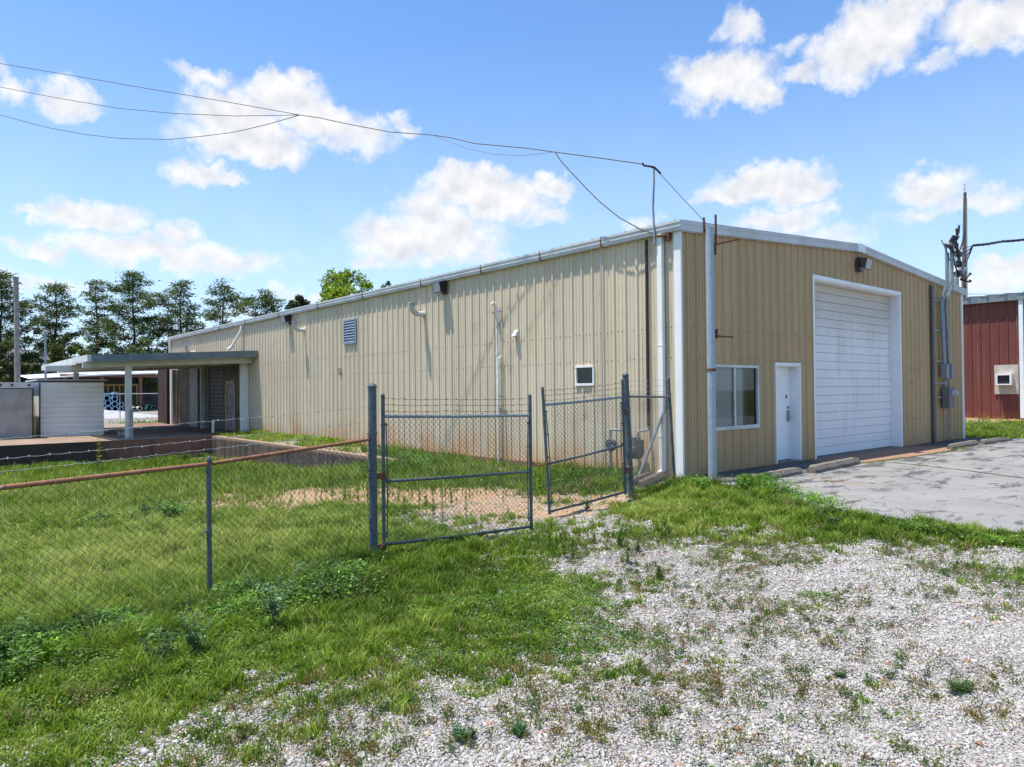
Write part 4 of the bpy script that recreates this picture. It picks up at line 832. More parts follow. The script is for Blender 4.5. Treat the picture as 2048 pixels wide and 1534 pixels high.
zt = [.97+.08, .97, .93, .90]; zt[0] = float(at(738, 878, 8.68)[2]); zt[1] = float(at(419, 928, 7.0)[2]); zt[2] = float(at(0, 976, 5.6)[2]); zt[3] = zt[2]
fn = thing('chain_link_fence', 'low chain link fence with a rusty top rail and three grey barbed wires at left', 'fence', (*P0, -.4))
b = MB(); b.tube([(P0[0]+.03, P0[1]+.01, zt[0]), (P1[0], P1[1], zt[1]), (P2[0], P2[1], zt[2]), (P3[0], P3[1], zt[3])], .021, 12); b.build('top_rail', M['rustrail'], fn)
b = MB(); q = [P0, P1, P2, P3]
for i in range(3):
    g0, g1 = [float(H0(np.array([p_[0]]), np.array([p_[1]]))[0])+.02 for p_ in (q[i], q[i+1])]
    fabric(b, q[i], q[i+1], g0, g1, zt[i]+.01, zt[i+1]+.01, r=.0024, seed=i+1)
b.build('wire_fabric', M['mesh'], fn)
post(fn, P1[0], P1[1]+.0, -.7, zt[1]+.02, .024, cap='dome', bands=(.3,)); post(fn, P3[0], P3[1], -.6, zt[3]+.02, .024)
for k, pts in enumerate(([(738,814),(520,834),(426,842),(200,861),(0,879)], [(738,844),(456,875),(250,896),(0,918)], [(738,860),(520,887),(255,917),(0,944)])):
    Zs = [8.68, 5.6]; P = []
    for (x, y) in pts:
        # wires hang in the plane of the fence
        d = _ray(x, y); best = None
        for (a, c) in ((P0, P1), (P1, P2)):
            n_ = np.array([-(c-a)[1], (c-a)[0]]); tt = (n_@(a-CAM[:2]))/(n_@d[:2]); pt = CAM+d*tt; u_ = ((pt[:2]-a)@(c-a))/((c-a)@(c-a))
            if best is None or abs(u_-.5) < best[0]: best = (abs(u_-.5), pt)
        P.append(best[1])
    P.append(P[-1]+(P[-1]-P[-2])*.9); barbed(P, r=.0016, seed=k+3, mat=M['barbgrey'], parent=fn)
gp = thing('gate_post', 'thick grey gate post with pipe bands between the low fence and the wide gate', 'post', (P0[0]+.02, P0[1], -.5), 'posts that carry the gates')
pA = P0+np.array((.02, 0)); zA = float(at(745, 772, 8.7)[2])
post(gp, pA[0], pA[1], -.75, zA-.02, .052, lean=(.0, .0), name='pipe', bands=(1.15, .90, .72, .62, .12, -.25))
b = MB(); b.tube([(pA[0]-.05, pA[1]-.05, -.5), (pA[0], pA[1], -.36)], [.2, .08], 9); b.build('footing', M['aggregate'], gp)
def hinge(t, p, q): b = MB(); b.bar(p, q, .05, .07); b.tube([np.array(q)+(0, 0, -.05), np.array(q)+(0, 0, .05)], .032, 8); b.build('hinge', M['rust'], t)
def gate(name, label, A, B, ztA, ztB, zrA, zrB, zmA, zmB, zbA, zbB, leanA=0, leanB=0, seed=1, group='barbed wire topped gate leaves', r=.024):
    """A hinge side, B free side: top of upright, rail heights (top, middle, bottom)"""
    A = np.array(A, float); B = np.array(B, float); d = (B-A)/np.linalg.norm(B-A); t = thing(name, label, 'gate', (*A, zbA), group)
    P = lambda Q, lean, z, zb: np.array((Q[0]+d[0]*lean*(z-zb), Q[1]+d[1]*lean*(z-zb), z))
    for (Q, l, zt_, zb, nm) in ((A, leanA, ztA, zbA, 'upright'), (B, leanB, ztB, zbB, 'upright')):
        b = MB(); b.tube([P(Q, l, zb-.02, zb), P(Q, l, zt_, zb)], r, 12); b.tube([P(Q, l, zt_, zb), P(Q, l, zt_+.02, zb)], [r*1.15, r*.7], 12); b.build(nm, M['galvdark'], t)
    for (za, zb_) in ((zrA, zrB), (zmA, zmB), (zbA+.02, zbB+.02)):
        b = MB(); a_, c_ = P(A, leanA, za, zbA), P(B, leanB, zb_, zbB); b.tube([a_, (a_+c_)/2+np.array((0, 0, -.008)), c_], .019, 12); b.build('rail', M['galv'] if za > 1 else M['galvdark'], t)
    b = MB(); fabric(b, A+d*.05, B-d*.05, zbA+.05, zbB+.05, zrA, zrB, seed=seed); b.build('wire_fabric', M['mesh'], t)
    for (Q, l, zb, zr, sg) in ((A, leanA, zbA, zrA, 1), (B, leanB, zbB, zrB, -1)):
        b = MB()
        b.tube([P(Q, l, zb+.1, zb)+np.array((*d*sg*.045, 0)), P(Q, l, (zb+zr)/2, zb)+np.array((*d*sg*.06, 0)), P(Q, l, zr-.08, zb)+np.array((*d*sg*.04, 0))], .008, 6)
        for z in np.linspace(zb+.15, zr-.1, 5): b.bar(P(Q, l, z, zb)-np.array((*d*.03, 0)), P(Q, l, z, zb)+np.array((*d*sg*.06, 0)), .015, .02)
        b.build('tension_bar', M['galvdark'], t)
    for k, f_ in enumerate((.25, .56, .86)):
        a_, c_ = P(A, leanA, zrA+(ztA-zrA)*f_, zbA), P(B, leanB, zrB+(ztB-zrB)*f_, zbB); barbed([a_, a_*.6+c_*.4+np.array((0, 0, -.006*k)), c_], seed=seed*9+k, parent=t, sag=.012, gap=.13)
    return t
Z = lambda x, y, D_: float(at(x, y, D_)[2])
g1 = gate('chain_link_gate', 'wide left chain link gate leaf hung on the thick post', at(767, 1000, 8.8)[:2], at(1062, 1000, 10.1)[:2],
     Z(767, 790, 8.8), Z(1064, 791, 10.1), Z(767, 833, 8.8), Z(1063, 831, 10.1), Z(767, 963, 8.8), Z(1063, 943, 10.1), Z(767, 1092, 8.8), Z(1060, 1056, 10.1), seed=3)
hinge(g1, (pA[0], pA[1]-.0, .62), (*at(767, 1000, 8.8)[:2], .63)); hinge(g1, (pA[0], pA[1], -.25), (*at(767, 1000, 8.8)[:2], -.25))
h2 = at(1250, 900, 11.6)[:2]; f2 = at(1099, 1000, 10.9)[:2]
g2 = gate('chain_link_gate', 'narrow right gate leaf of chain link leaning out of square beside the corner', h2, f2,
     Z(1243, 760, 11.6), Z(1086, 776, 10.9), Z(1245, 794, 11.6), Z(1088, 810, 10.9), Z(1248, 890, 11.6), Z(1094, 928, 10.9), Z(1250, 986, 11.6), Z(1100, 1026, 10.9), leanA=.02, leanB=.055, seed=5)
gp2 = thing('gate_post', 'thick leaning gate post by the gas meter carrying the narrow gate', 'post', (-1.93, -.37, -.2), 'posts that carry the gates')
pb0 = at(1263, 992, 11.9); pb1 = at(1251, 752, 11.9); ln = (pb1-pb0)[:2]
post(gp2, pb0[0], pb0[1], -.35, pb1[2], .052, lean=ln, name='pipe', bands=(1.6, 1.45, 1.35, .6, .2))
hinge(g2, (*(pb0[:2]+ln*.75), 1.3), (*h2, 1.3)); hinge(g2, (*(pb0[:2]+ln*.3), .35), (*h2, .35))
f3 = thing('chain_link_fence', 'short chain link panel closing the gap between the leaning gate post and the warehouse corner', 'fence', (-.3, -.05, -.05))
e0 = at(1349, 961, 13.2); e1 = at(1337, 760, 13.2); l3 = (e1-e0)[:2]
post(f3, e0[0], e0[1], -.12, e1[2], .030, lean=l3, name='end_post', bands=(1.3, .8, .4))
a_ = pb0[:2]+ln*.8; c_ = e0[:2]+l3*.8
b = MB(); b.tube([(*a_, Z(1262, 793, 11.9)), (*c_, Z(1336, 794, 13.2))], .019, 10); b.build('top_rail', M['galvdark'], f3)
b = MB(); fabric(b, pb0[:2]+ln*.3, e0[:2]+l3*.3, -.04, .0, Z(1262, 790, 11.9), Z(1336, 790, 13.2), seed=8); b.build('wire_fabric', M['mesh'], f3)
for k, (ya_, yb_) in enumerate(((762, 760), (773, 771), (784, 782))): barbed([(*a_, Z(1258, ya_, 11.9)), (*c_, Z(1336, yb_, 13.2))], r=.002, seed=20+k, mat=M['barbgrey'], parent=f3)
cA = at(1062, 925, 10.15); cB = at(1094, 925, 10.85); b = MB()
for k in range(24):
    t = k/23; c = cA+(cB-cA)*t+np.array((0, 0, -.05*4*t*(1-t))); d = (cB-cA)/np.linalg.norm(cB-cA); s = np.array((0, 0, 1.)) if k % 2 else np.cross(d, (0, 0, 1.)); L_ = .028
    b.tube([c+d*L_*cos(a)+s*.013*sin(a) for a in np.linspace(0, 2*pi, 9)], .004, 4)
for c, s in ((cA, 1), (cB, 1)): b.tube([c+np.array((.04*cos(a), .04*sin(a), .01*sin(3*a))) for a in np.linspace(0, 2*pi, 12)], .008, 4)
_tag(b.build('gate_chain', M['rust'], loc=cA), 'rusty chain tying the two gate leaves together', 'chain')

# ------------------------------------------------------------------ loading dock, retaining wall, canopy
b = MB(); b.box((-30, 20.85, -1.1), (-1.80, 37, 0)); b.cur = 1; b.box((-30.01, 20.83, -.0), (-1.799, 37.01, .006)); b.cur = 0; b.box((-1.799, 22.0, -.6), (-.07, 37, .001))
_tag(b.build('loading_dock', [M['dockface'], M['deck']], loc=(0, 0, 0)), 'stained concrete loading dock platform running left from the side wall', 'loading dock')
b = MB(); b.prism([(6.75, .0), (20.82, .01), (20.82, -1.2), (6.75, -1.2)], 0, -2.06, -1.80); _tag(b.build('retaining_wall', M['retain'], loc=(0, 0, 0)), 'streaked concrete retaining wall along the sunken loading ramp', 'retaining wall')
dv = MB(); q = onz(426, 868, 0); dv.tube([(q[0], q[1], 0), (q[0]+.01, q[1], .58)], .05, 10); dv.tube([(q[0]+.01, q[1], .44), (q[0]+.01, q[1], .50)], .06, 10); _tag(dv.build('vent_pipe', M['pvc'], loc=(q[0], q[1], 0)), 'short white pipe standing on the dock edge', 'pipe')
cn = thing('canopy', 'flat shed canopy with grey fascia and white posts over the loading dock', 'canopy', (-3, 21.3, 0))
XC = -6.1; Y0 = 21.3; Y1 = 33.0; zr0, zr1 = 3.42, 3.08
def slopez(x): return zr0+(zr1-zr0)*(x/XC)
b = MB()
b.add([(-.03, Y0+.05, slopez(0)-.03), (XC+.05, Y0+.05, slopez(XC)-.03), (XC+.05, Y1, slopez(XC)-.03), (-.03, Y1, slopez(0)-.03), (-.03, Y0+.05, slopez(0)+.0), (XC+.05, Y0+.05, slopez(XC)), (XC+.05, Y1, slopez(XC)), (-.03, Y1, slopez(0))], [(0,3,2,1),(4,5,6,7),(0,1,5,4),(1,2,6,5),(2,3,7,6),(3,0,4,7)])
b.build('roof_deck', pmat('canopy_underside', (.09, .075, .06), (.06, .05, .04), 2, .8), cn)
b = MB(); b.add([(-.02,Y0,slopez(0)-.24),(XC,Y0,slopez(XC)-.23),(XC,Y0+.045,slopez(XC)-.23),(-.02,Y0+.045,slopez(0)-.24),(-.02,Y0,slopez(0)+.04),(XC,Y0,slopez(XC)+.04),(XC,Y0+.045,slopez(XC)+.04),(-.02,Y0+.045,slopez(0)+.04)], [(0,3,2,1),(4,5,6,7),(0,1,5,4),(1,2,6,5),(2,3,7,6),(3,0,4,7)]); b.build('fascia', M['canopyedge'], cn)
b = MB(); b.box((XC-.13, Y0-.01, zr1-.20), (XC-.002, Y1, zr1+.045)); b.box((XC-.145, Y0+2.2, zr1-.24), (XC-.131, Y0+7, zr1-.1)); b.build('gutter', M['gutter'], cn)
for (yy, xe, zz, nm) in ((Y0+.5, -6.3, -.28, 'beam'), (Y0+3.3, -7.1, -.3, 'beam'), (Y0+7, -6.2, -.3, 'beam')):
    b = MB(); xr = -.05; b.add([(xr,yy,slopez(0)+zz-.18),(xe,yy,slopez(xe)+zz-.13),(xe,yy+.12,slopez(xe)+zz-.13),(xr,yy+.12,slopez(0)+zz-.18),(xr,yy,slopez(0)+zz+.1),(xe,yy,slopez(xe)+zz+.08),(xe,yy+.12,slopez(xe)+zz+.08),(xr,yy+.12,slopez(0)+zz+.1)], [(0,3,2,1),(4,5,6,7),(0,1,5,4),(1,2,6,5),(2,3,7,6),(3,0,4,7)]); b.build(nm, M['beam'], cn)
q = onz(253, 876, 0); b = MB(); b.box((q[0]-.1, Y0+.51, .0), (q[0]+.1, Y0+.71, slopez(q[0])-.40)); b.build('post', M['beam'], cn)
b = MB(); b.box((q[0]+.02, Y0+.46, .0), (q[0]+.13, Y0+.505, 1.12)); b.build('post_guard', M['concrete'], cn)
q = onz(481, 865, 0); b = MB(); b.box((-.34, 22.35, .0), (-.05, 22.6, slopez(0)-.45)); b.build('post', M['white'], cn)
for xx, yy in ((-5.3, Y0+8.2), (-.2, 33.0), (-.2, 28.0)):
    b = MB(); b.box((xx-.1, yy, 0), (xx+.1, yy+.12, slopez(xx)-.42)); b.build('post', M['beam'], cn)
b = MB(); b.box((-4.6, Y0+3, 0), (-4.2, Y0+3.4, .16)); _tag(b.build('concrete_block', M['concrete'], loc=(-4.4, Y0+3.2, 0)), 'grey concrete block on the shaded dock floor', 'block')
# white ribbed enclosure
rb = thing('ribbed_enclosure', 'white horizontally ribbed metal enclosure with a thin flat roof on the dock', 'enclosure', (-6, 25.57, 0))
x0, x1, y0, y1, h = -7.15, -4.93, 25.57, 29.0, 2.2
def hrib(mb, x0, x1, y, h, n, dep=.03):
    for i in range(n):
        a = i*h/n; c = (i+1)*h/n; mb.prism([(y, a), (y, c), (y-dep*.2, c), (y-dep*.6, c-.02), (y-dep, c-.03), (y-dep, c-.07), (y-dep*.3, c-.085), (y-dep*.3, a)], 0, x0, x1)
b = MB(); hrib(b, x0, x1, y0, h, 11, .075); b.build('front_wall', M['shedwhite'], rb)
b = MB(); b.box((x0+.001, y0+.001, .03), (x0+.06, y1, h)); b.box((x1-.06, y0+.001, .03), (x1-.001, y1, h)); b.box((x0+.06, y1-.05, 0), (x1-.06, y1, h)); b.build('side_wall', M['shedwhite'], rb)
b = MB(); b.box((x0-.15, y0-.12, h+.06), (x1+.12, y1, h+.10)); b.build('roof', M['gutter'], rb)
b = MB(); b.box((x0, y0-.03, h+.0), (x1, y0+.2, h+.059)); b.box((x0-.04, y0-.05, -.0), (x0-.003, y0+.1, h)); b.build('edge_trim', M['black'], rb)
# grey trailer box
tb = thing('storage_trailer', 'dull grey box trailer end with metal top rail at the far left', 'trailer', (-9, 24.86, 0))
x0, x1, y0, y1 = -11.2, -7.5, 24.9, 33.0
b = MB(); b.box((x0, y0, .03), (x1, y1, 1.93)); b.build('body', M['trailer'], tb)
b = MB(); b.box((x0-.02, y0-.04, 1.96), (x1+.02, y1, 2.18)); tr_ = b.build('top_rail', M['gutter'], tb)
b = MB(); b.box((x0, y0-.01, 1.93), (x1, y0+.05, 1.96)); b.box((x1+.001, y0-.02, .03), (x1+.05, y0+.1, 1.95)); b.box((x0, y0+.1, .0), (x1, y1-.1, .03)); b.build('edge_strip', M['black'], tb)
for x in (-8.5, -8.15, -7.6):
    b = MB(); b.tube([(x, y0-.05, 2.07), (x, y0-.03, 2.07)], .05, 10); b.build('marker_light', M['rust'], tr_)
b = MB(); b.box((x1+.07, y0-.06, .1), (x1+.1, y0-.03, 1.3)); b.build('door_rod', M['yellow'], tb)

# ------------------------------------------------------------------ yard behind the dock
pq = onz(270, 822, 0); YS = pq[1]
os_ = thing('open_shed', 'long open fronted shed with rusty posts and a white roof edge behind the dock', 'shed', (pq[0], YS, 0))
def sx(px_, yy=None): return float(ony(px_, 800, YS if yy is None else yy)[0])
def sz(py_, px_=270, yy=None): return float(ony(px_, py_, YS if yy is None else yy)[2])
xL, xR = sx(120), sx(390); xM = sx(205); zt_ = sz(749); zt2 = sz(741, 317)
b = MB(); yb = YS+8
for i in range(9): z0 = i*.45; b.box((xL, yb, z0), (xR, yb+.05, z0+.36))
b.cur = 1; b.box((xL, yb-.02, 0), (xR, yb-.0, 3.9)); b.build('back_wall', [M['gray'], pmat('dark_girt', (.09, .09, .10), rough=.8)], os_)
for px_ in (130, 205, 282, 345):
    b = MB(); b.bar((sx(px_), YS+.2, 0), (sx(px_), YS+.2, zt_-.2), .28, .28, up=(0, 1, 0)); b.build('post', M['rustframe'], os_)
b = MB(); b.box((xL, YS, zt_-.30), (xR, YS+.2, zt_)); b.build('eave_beam', M['rustframe'], os_)
b = MB(); b.add([(sx(55), YS-.6, sz(758)), (xM, YS-.6, sz(748, 205)), (xR, YS-.6, sz(744, 380)), (xR, YS+8.5, sz(744)+.5), (xM, YS+8.5, sz(748)+.5), (sx(55), YS+8.5, sz(758)+.5)], [(0, 1, 2, 3, 4, 5)]); b.add([(sx(55), YS-.6, sz(758)-.05), (xM, YS-.6, sz(749, 205)-.1), (xR, YS-.6, sz(744, 380)-.1), (xR, YS-.6, sz(744, 380)), (xM, YS-.6, sz(748, 205)), (sx(55), YS-.6, sz(758))], [(0, 1, 4, 5), (1, 2, 3, 4)])
b.build('roof', M['white'], os_)
yr = thing('pipe_rack', 'yellow steel rack of uprights inside the open shed', 'rack', (sx(240), YS+3, 0)); yy = YS+3
b = MB(); b.bar((sx(206, yy), yy, sz(770, 240, yy)), (sx(275, yy), yy, sz(770, 240, yy)), .16, .2)
for px_ in (216, 228, 239, 250, 262, 274): b.bar((sx(px_, yy), yy, 0), (sx(px_, yy), yy, sz(770, 240, yy)), .14, .14, up=(0, 1, 0))
b.build('frame', M['yellow'], yr)
def pipes(lst, mat, rim, lab, grp, depth=0, R=None):
    for (px_, py_, rp, l_) in lst:
        yy = YS-2; c = ony(px_, py_, yy); r = rp*float((c-CAM)@_f)/FPX
        o = thing('stacked_pipe', l_, 'pipe', (c[0], yy, c[2]), grp); c = np.array((c[0], yy, max(c[2], r+.0)))
        b = MB(); b.ring(c, (0, 1, 0), r*.80, r, 5.5, 18); b.build('barrel', mat, o)
        b = MB(); b.ring(c-np.array((0, .03, 0)), (0, 1, 0), r*.80, r*1.04, .05, 18); b.build('rim', rim, o)
pipes([(213.5, 796, 5.6, 'top blue pipe of the leftmost column'), (216, 806, 5.6, 'middle blue pipe of the leftmost column'), (217, 817.5, 5.6, 'bottom blue pipe of the leftmost column'),
       (230.5, 789, 5.0, 'highest blue pipe crowning the second column'), (229.5, 798, 5.2, 'second blue pipe from the top in the second column'), (229.5, 808, 5.2, 'third blue pipe from the top in the second column'), (230.5, 818, 5.4, 'lowest blue pipe of the second column'),
       (242.5, 809, 4.6, 'upper blue pipe of the short column beside the canopy post'), (242, 818, 4.6, 'lower blue pipe of the short column beside the canopy post')], M['bluepipe'], M['bluerim'], '', 'blue pipes stacked before the open shed')
pipes([(262, 812.5, 3.4, 'off white pipe on top of its pair just right of the canopy post'), (263, 818, 3.6, 'off white pipe at the bottom just right of the canopy post'), (270, 817.5, 3.6, 'middle off white pipe of the row right of the post'), (280, 817, 4.2, 'larger off white pipe at the right end of the row')], M['whiterim'], M['whiterim'], '', 'off white pipes beside the blue stack')
pipes([(299, 813, 3.2, 'dark green pipe above the others'), (307, 815, 3.4, 'dark green pipe at the right of its heap'), (296, 818, 3.0, 'dark green pipe at the lower left of its heap')], M['greenpipe'], M['greenpipe'], '', 'green pipes in the shed')
b = MB(); q0 = at(205, 788, 50); q1 = at(330, 787, 50); b.tube([q0, q1], .035, 6); 
for px_ in (240,): c = at(px_, 788, 50); b.tube([c, (c[0], c[1], 0)], .03, 6)
for px_ in (200, 335): c = at(px_, 788, 50); b.tube([c, (c[0], c[1], 0)], .06, 6)
_tag(b.build('pipe_rail', M['galv'], loc=(q0[0], q0[1], 0)), 'thin galvanised rail across the yard before the blue pipes', 'rail')
# gravel mound
c = onz(205, 838, 0); mb = MB(); n = 26; rr = random.Random(5); V = []; Fc = []
for i in range(n+1):
    for j in range(n+1):
        u, v = i/n*2-1, j/n*2-1; d = sqrt(u*u+v*v); z = max(0, 1-d)**.9*.72*(1+.15*rr.uniform(-1, 1)); V.append((c[0]+u*5.2+rr.uniform(-.08, .08), c[1]+5+v*4, z-.06))
for i in range(n):
    for j in range(n): a = i*(n+1)+j; Fc.append((a, a+1, a+n+2, a+n+1))
mb.add(V, Fc); _tag(mb.build('gravel_mound', pmat('pale_crushed_stone', (.42, .42, .43), (.30, .30, .31), 4, .95, c3=(.14, .14, .15), s3=9, t3=.56, bump=1, bs=8), loc=(c[0], c[1]+5, 0)), 'pale mound of crushed stone before the blue pipes', 'gravel heap')
# brown ribbed shed corner past the far end
q = np.array((.30, 36.45, 0)); YB = float(onx(317, 846, .30)[1])-36.45; bs = thing('brown_shed', 'brown ribbed metal shed end showing behind the far corner of the warehouse', 'shed', (q[0], q[1], 0))
b = MB(); ribwall(b, 9, 0, lambda s: 3.6, lambda s, d, z: (q[0]+s, q[1]-d, z), off=.1, depth=.04, pitch=.2); ribwall(b, YB, 0, lambda s: 3.6, lambda s, d, z: (q[0]-d, q[1]+s, z), off=.1, depth=.04, pitch=.2); b.build('wall', M['brownwall'], bs)
b = MB(); b.box((q[0]-.1, q[1]-.1, 3.6), (q[0]+9, q[1]+YB, 3.7)); b.build('roof', M['gray'], bs)
b = MB(); b.box((-.12, 34.75, 0), (.22, 35.2, 3.3)); b.build('dark_post', M['dark'], bs)
# red building at right
rd = thing('red_building', 'dark red ribbed metal building with a grey gutter beyond the parking lot', 'building', (32, 0, 0))
b = MB(); ribwall(b, 34, -.05, lambda s: 6.05, lambda s, d, z: (32-d, -10+s, z), off=.1, depth=.045, pitch=.41); ribwall(b, 20, -.05, lambda s: 6.05, lambda s, d, z: (32+s, -10-d, z), off=.1, pitch=.41); b.build('wall', M['redwall'], rd)
b = MB(); b.box((32.3, -9.8, 0), (52, 24, 6.0)); b.build('rear_walls', M['redwall'], rd)
b = MB(); b.prism([(32, 6.05), (31.74, 6.05), (31.72, 6.35), (32, 6.35)], 1, -10.1, 24); b.build('gutter', M['gray'], rd)
b = MB()
y = -10
while y < 24: b.add([(31.7, y, 6.355), (31.7, y+.41, 6.355), (42, y+.41, 7.3), (42, y, 7.3)], [(0, 1, 2, 3)]); b.prism([(31.66, 6.36), (31.66, 6.44), (42, 7.39), (42, 7.3)], 1, y+.05, y+.16); y += .82
b.build('roof', M['gray'], rd)
b = MB(); b.box((31.8, 2.50, .05), (31.95, 2.68, 6.1)); b.build('downspout', M['white'], rd)
M['patch'] = pmat('unpainted_patch', (.50, .44, .38), (.42, .36, .30), 3, .7)
b = MB(); b.box((31.93, 2.76, 1.27), (31.952, 3.82, 2.78)); b.build('wall_patch', M['patch'], rd)
ac = thing('air_conditioner', 'white window air conditioner in the pale patch on the red wall', 'air conditioner', (31.8, 3.3, 1.75))
b = MB(); b.box((31.55, 2.98, 1.74), (31.96, 3.66, 1.80)); b.box((31.55, 2.98, 2.24), (31.96, 3.66, 2.31)); b.box((31.55, 2.98, 1.801), (31.96, 3.05, 2.239)); b.box((31.55, 3.59, 1.801), (31.96, 3.66, 2.239)); b.build('casing', M['white'], ac)
b = MB(); b.box((31.62, 3.05, 1.8), (31.96, 3.59, 2.24)); b.build('grille', M['black'], ac)

# ------------------------------------------------------------------ poles
up = thing('utility_pole', 'weathered grey wooden utility pole at the left edge before the pines', 'utility pole', (*at(34, 790, 52)[:2], 0), 'utility poles')
a, c = at(35, 780, 52), at(32, 556, 52); b = MB(); b.tube([(a[0], a[1], -.1), (a[0], a[1], 3), c], [.20, .19, .155], 12); b.build('shaft', M['woodpole'], up)
b = MB(); b.tube([c+(0, 0, 0), c+(0, 0, .06)], .2, 12); b.tube([c-np.array((0, 0, .8)), c-np.array((0, 0, .8))-_r*.5], .02, 5); b.bar(c-np.array((0, 0, .75))-_r*.25, c-np.array((0, 0, .75))+_r*.25, .05, .08); b.build('pole_cap', M['gray'], up)
wire('pole_wire', 'thin grey wire leaving the left utility pole toward the frame edge', [c-np.array((0, 0, .8)), at(0, 579, 50), at(-250, 592, 42)], .02, M['galv'])
up = thing('utility_pole', 'thin pale lamp pole with a small head beyond the sloped canopy edge', 'utility pole', (*at(91, 790, 66)[:2], 0), 'utility poles')
a, c = at(91, 770, 66), at(91, 668, 66); b = MB(); b.tube([(a[0], a[1], -.1), c], [.12, .085], 10); b.build('shaft', M['galv'], up)
b = MB(); b.tube([c, c+(0, 0, .25)], [.1, .3], 10); b.tube([c+(0, 0, .25), c+(0, 0, .32)], [.3, .12], 10); b.build('lamp_head', M['galv'], up)
up = thing('utility_pole', 'dark wooden utility pole with step bolts rising behind the red roof', 'utility pole', (*at(1930, 780, 52)[:2], 0), 'utility poles')
a, c = at(1930, 780, 52), at(1930, 385, 52); b = MB(); b.tube([(a[0], a[1], -.1), (a[0], a[1], 8), c], [.17, .15, .10], 12); b.build('shaft', M['darkwood'], up)
b = MB()
for i in range(22): z = 6+i*.42; s = 1 if i % 2 else -1; b.tube([(a[0], a[1], z)+_r*.1*s, (a[0], a[1], z)+_r*.34*s], .012, 5)
b.build('step_bolt', M['gray'], up)
b = MB(); b.tube([a+(c-a)*.1+_r*.03-_f*.2, a+(c-a)*.97+_r*.02-_f*.13], .05, 6); b.build('ground_strip', M['galv'], up)
b = MB(); b.tube([c, c+(0, 0, .35), c+(0, 0, .6)], .02, 5); b.tube([c+(0, 0, .25), c+(0, 0, .25)-_r*.12], .02, 5); b.tube([c+(0, 0, .6), c+(0, 0, .6)-_r*.15], .02, 5); b.build('top_hook', M['gray'], up)
wire('pole_wire', 'thin level wire above the red roof at the right edge', [at(1915, 588, 44), at(1980, 588, 44), at(2060, 587.5, 44), at(2300, 585, 44)], .012)
# house behind
hs = thing('house', 'low grey house with a shingled roof half hidden by the pines', 'house', (*at(70, 780, 95)[:2], 0))
yh = at(60, 780, 95)[1]; X = lambda p_: float(ony(p_, 760, yh)[0]); ZZ = lambda p_, q_=60: float(ony(q_, p_, yh)[2])
b = MB(); b.box((X(-60), yh, -.2), (X(112), yh+9, ZZ(727))); b.build('wall', M['housewall'], hs)
b = MB(); b.prism([(yh-.6, ZZ(729)), (yh+4.5, ZZ(696)), (yh+9.6, ZZ(729))], 0, X(-64), X(116)); b.build('roof', M['houseroof'], hs)
for px_ in (52, 66, 20, 90):
    w_ = MB(); w_.box((X(px_-4), yh-.08, ZZ(747)), (X(px_+4), yh-.01, ZZ(730))); w_ = w_.build('window', M['white'], hs)
    b = MB(); b.box((X(px_-3), yh-.1, ZZ(746)), (X(px_+3), yh-.085, ZZ(731))); b.build('pane', M['dark'], w_)
# ------------------------------------------------------------------ vegetation
def unit(a): return a/(np.linalg.norm(a, axis=-1, keepdims=True)+1e-9)
def cards(P, N_, T_, ln, wd, col, name, mat, parent=None, loc=(0, 0, 0), bend=.25):
    """kite shaped leaves: P centre-base (n,3), T_ length direction, N_ normal"""
    n = len(P); T_ = unit(T_); S_ = unit(np.cross(T_, N_)); N2 = np.cross(S_, T_); ln = np.asarray(ln).reshape(-1, 1)*np.ones((n, 1)); wd = np.asarray(wd).reshape(-1, 1)*np.ones((n, 1))
    mid = P+T_*ln*.45+N2*ln*bend*.35
    V = np.stack([P, mid+S_*wd/2, P+T_*ln, mid-S_*wd/2], 1).reshape(-1, 3); a = np.arange(n)*4
    Fq = np.stack([a, a+1, a+2, a+3], 1); return V, Fq, col
def hue(base, n, v=.25, rng=RNG): 
    b = np.array(base)[None, :]*np.exp(rng.normal(0, v, (n, 1)))*np.exp(rng.normal(0, v*.25, (n, 3))); return np.clip(b, 0, .9)
def leafobj(name, parts, mat, parent=None, loc=(0, 0, 0)):
    V = []; F_ = []; C_ = []; o = 0
    for (v, f, c) in parts: V.append(v); F_.append(f+o); C_.append(c); o += len(v)
    return fastmesh(name, np.concatenate(V), np.concatenate(F_), mat, np.concatenate(C_), parent, loc)
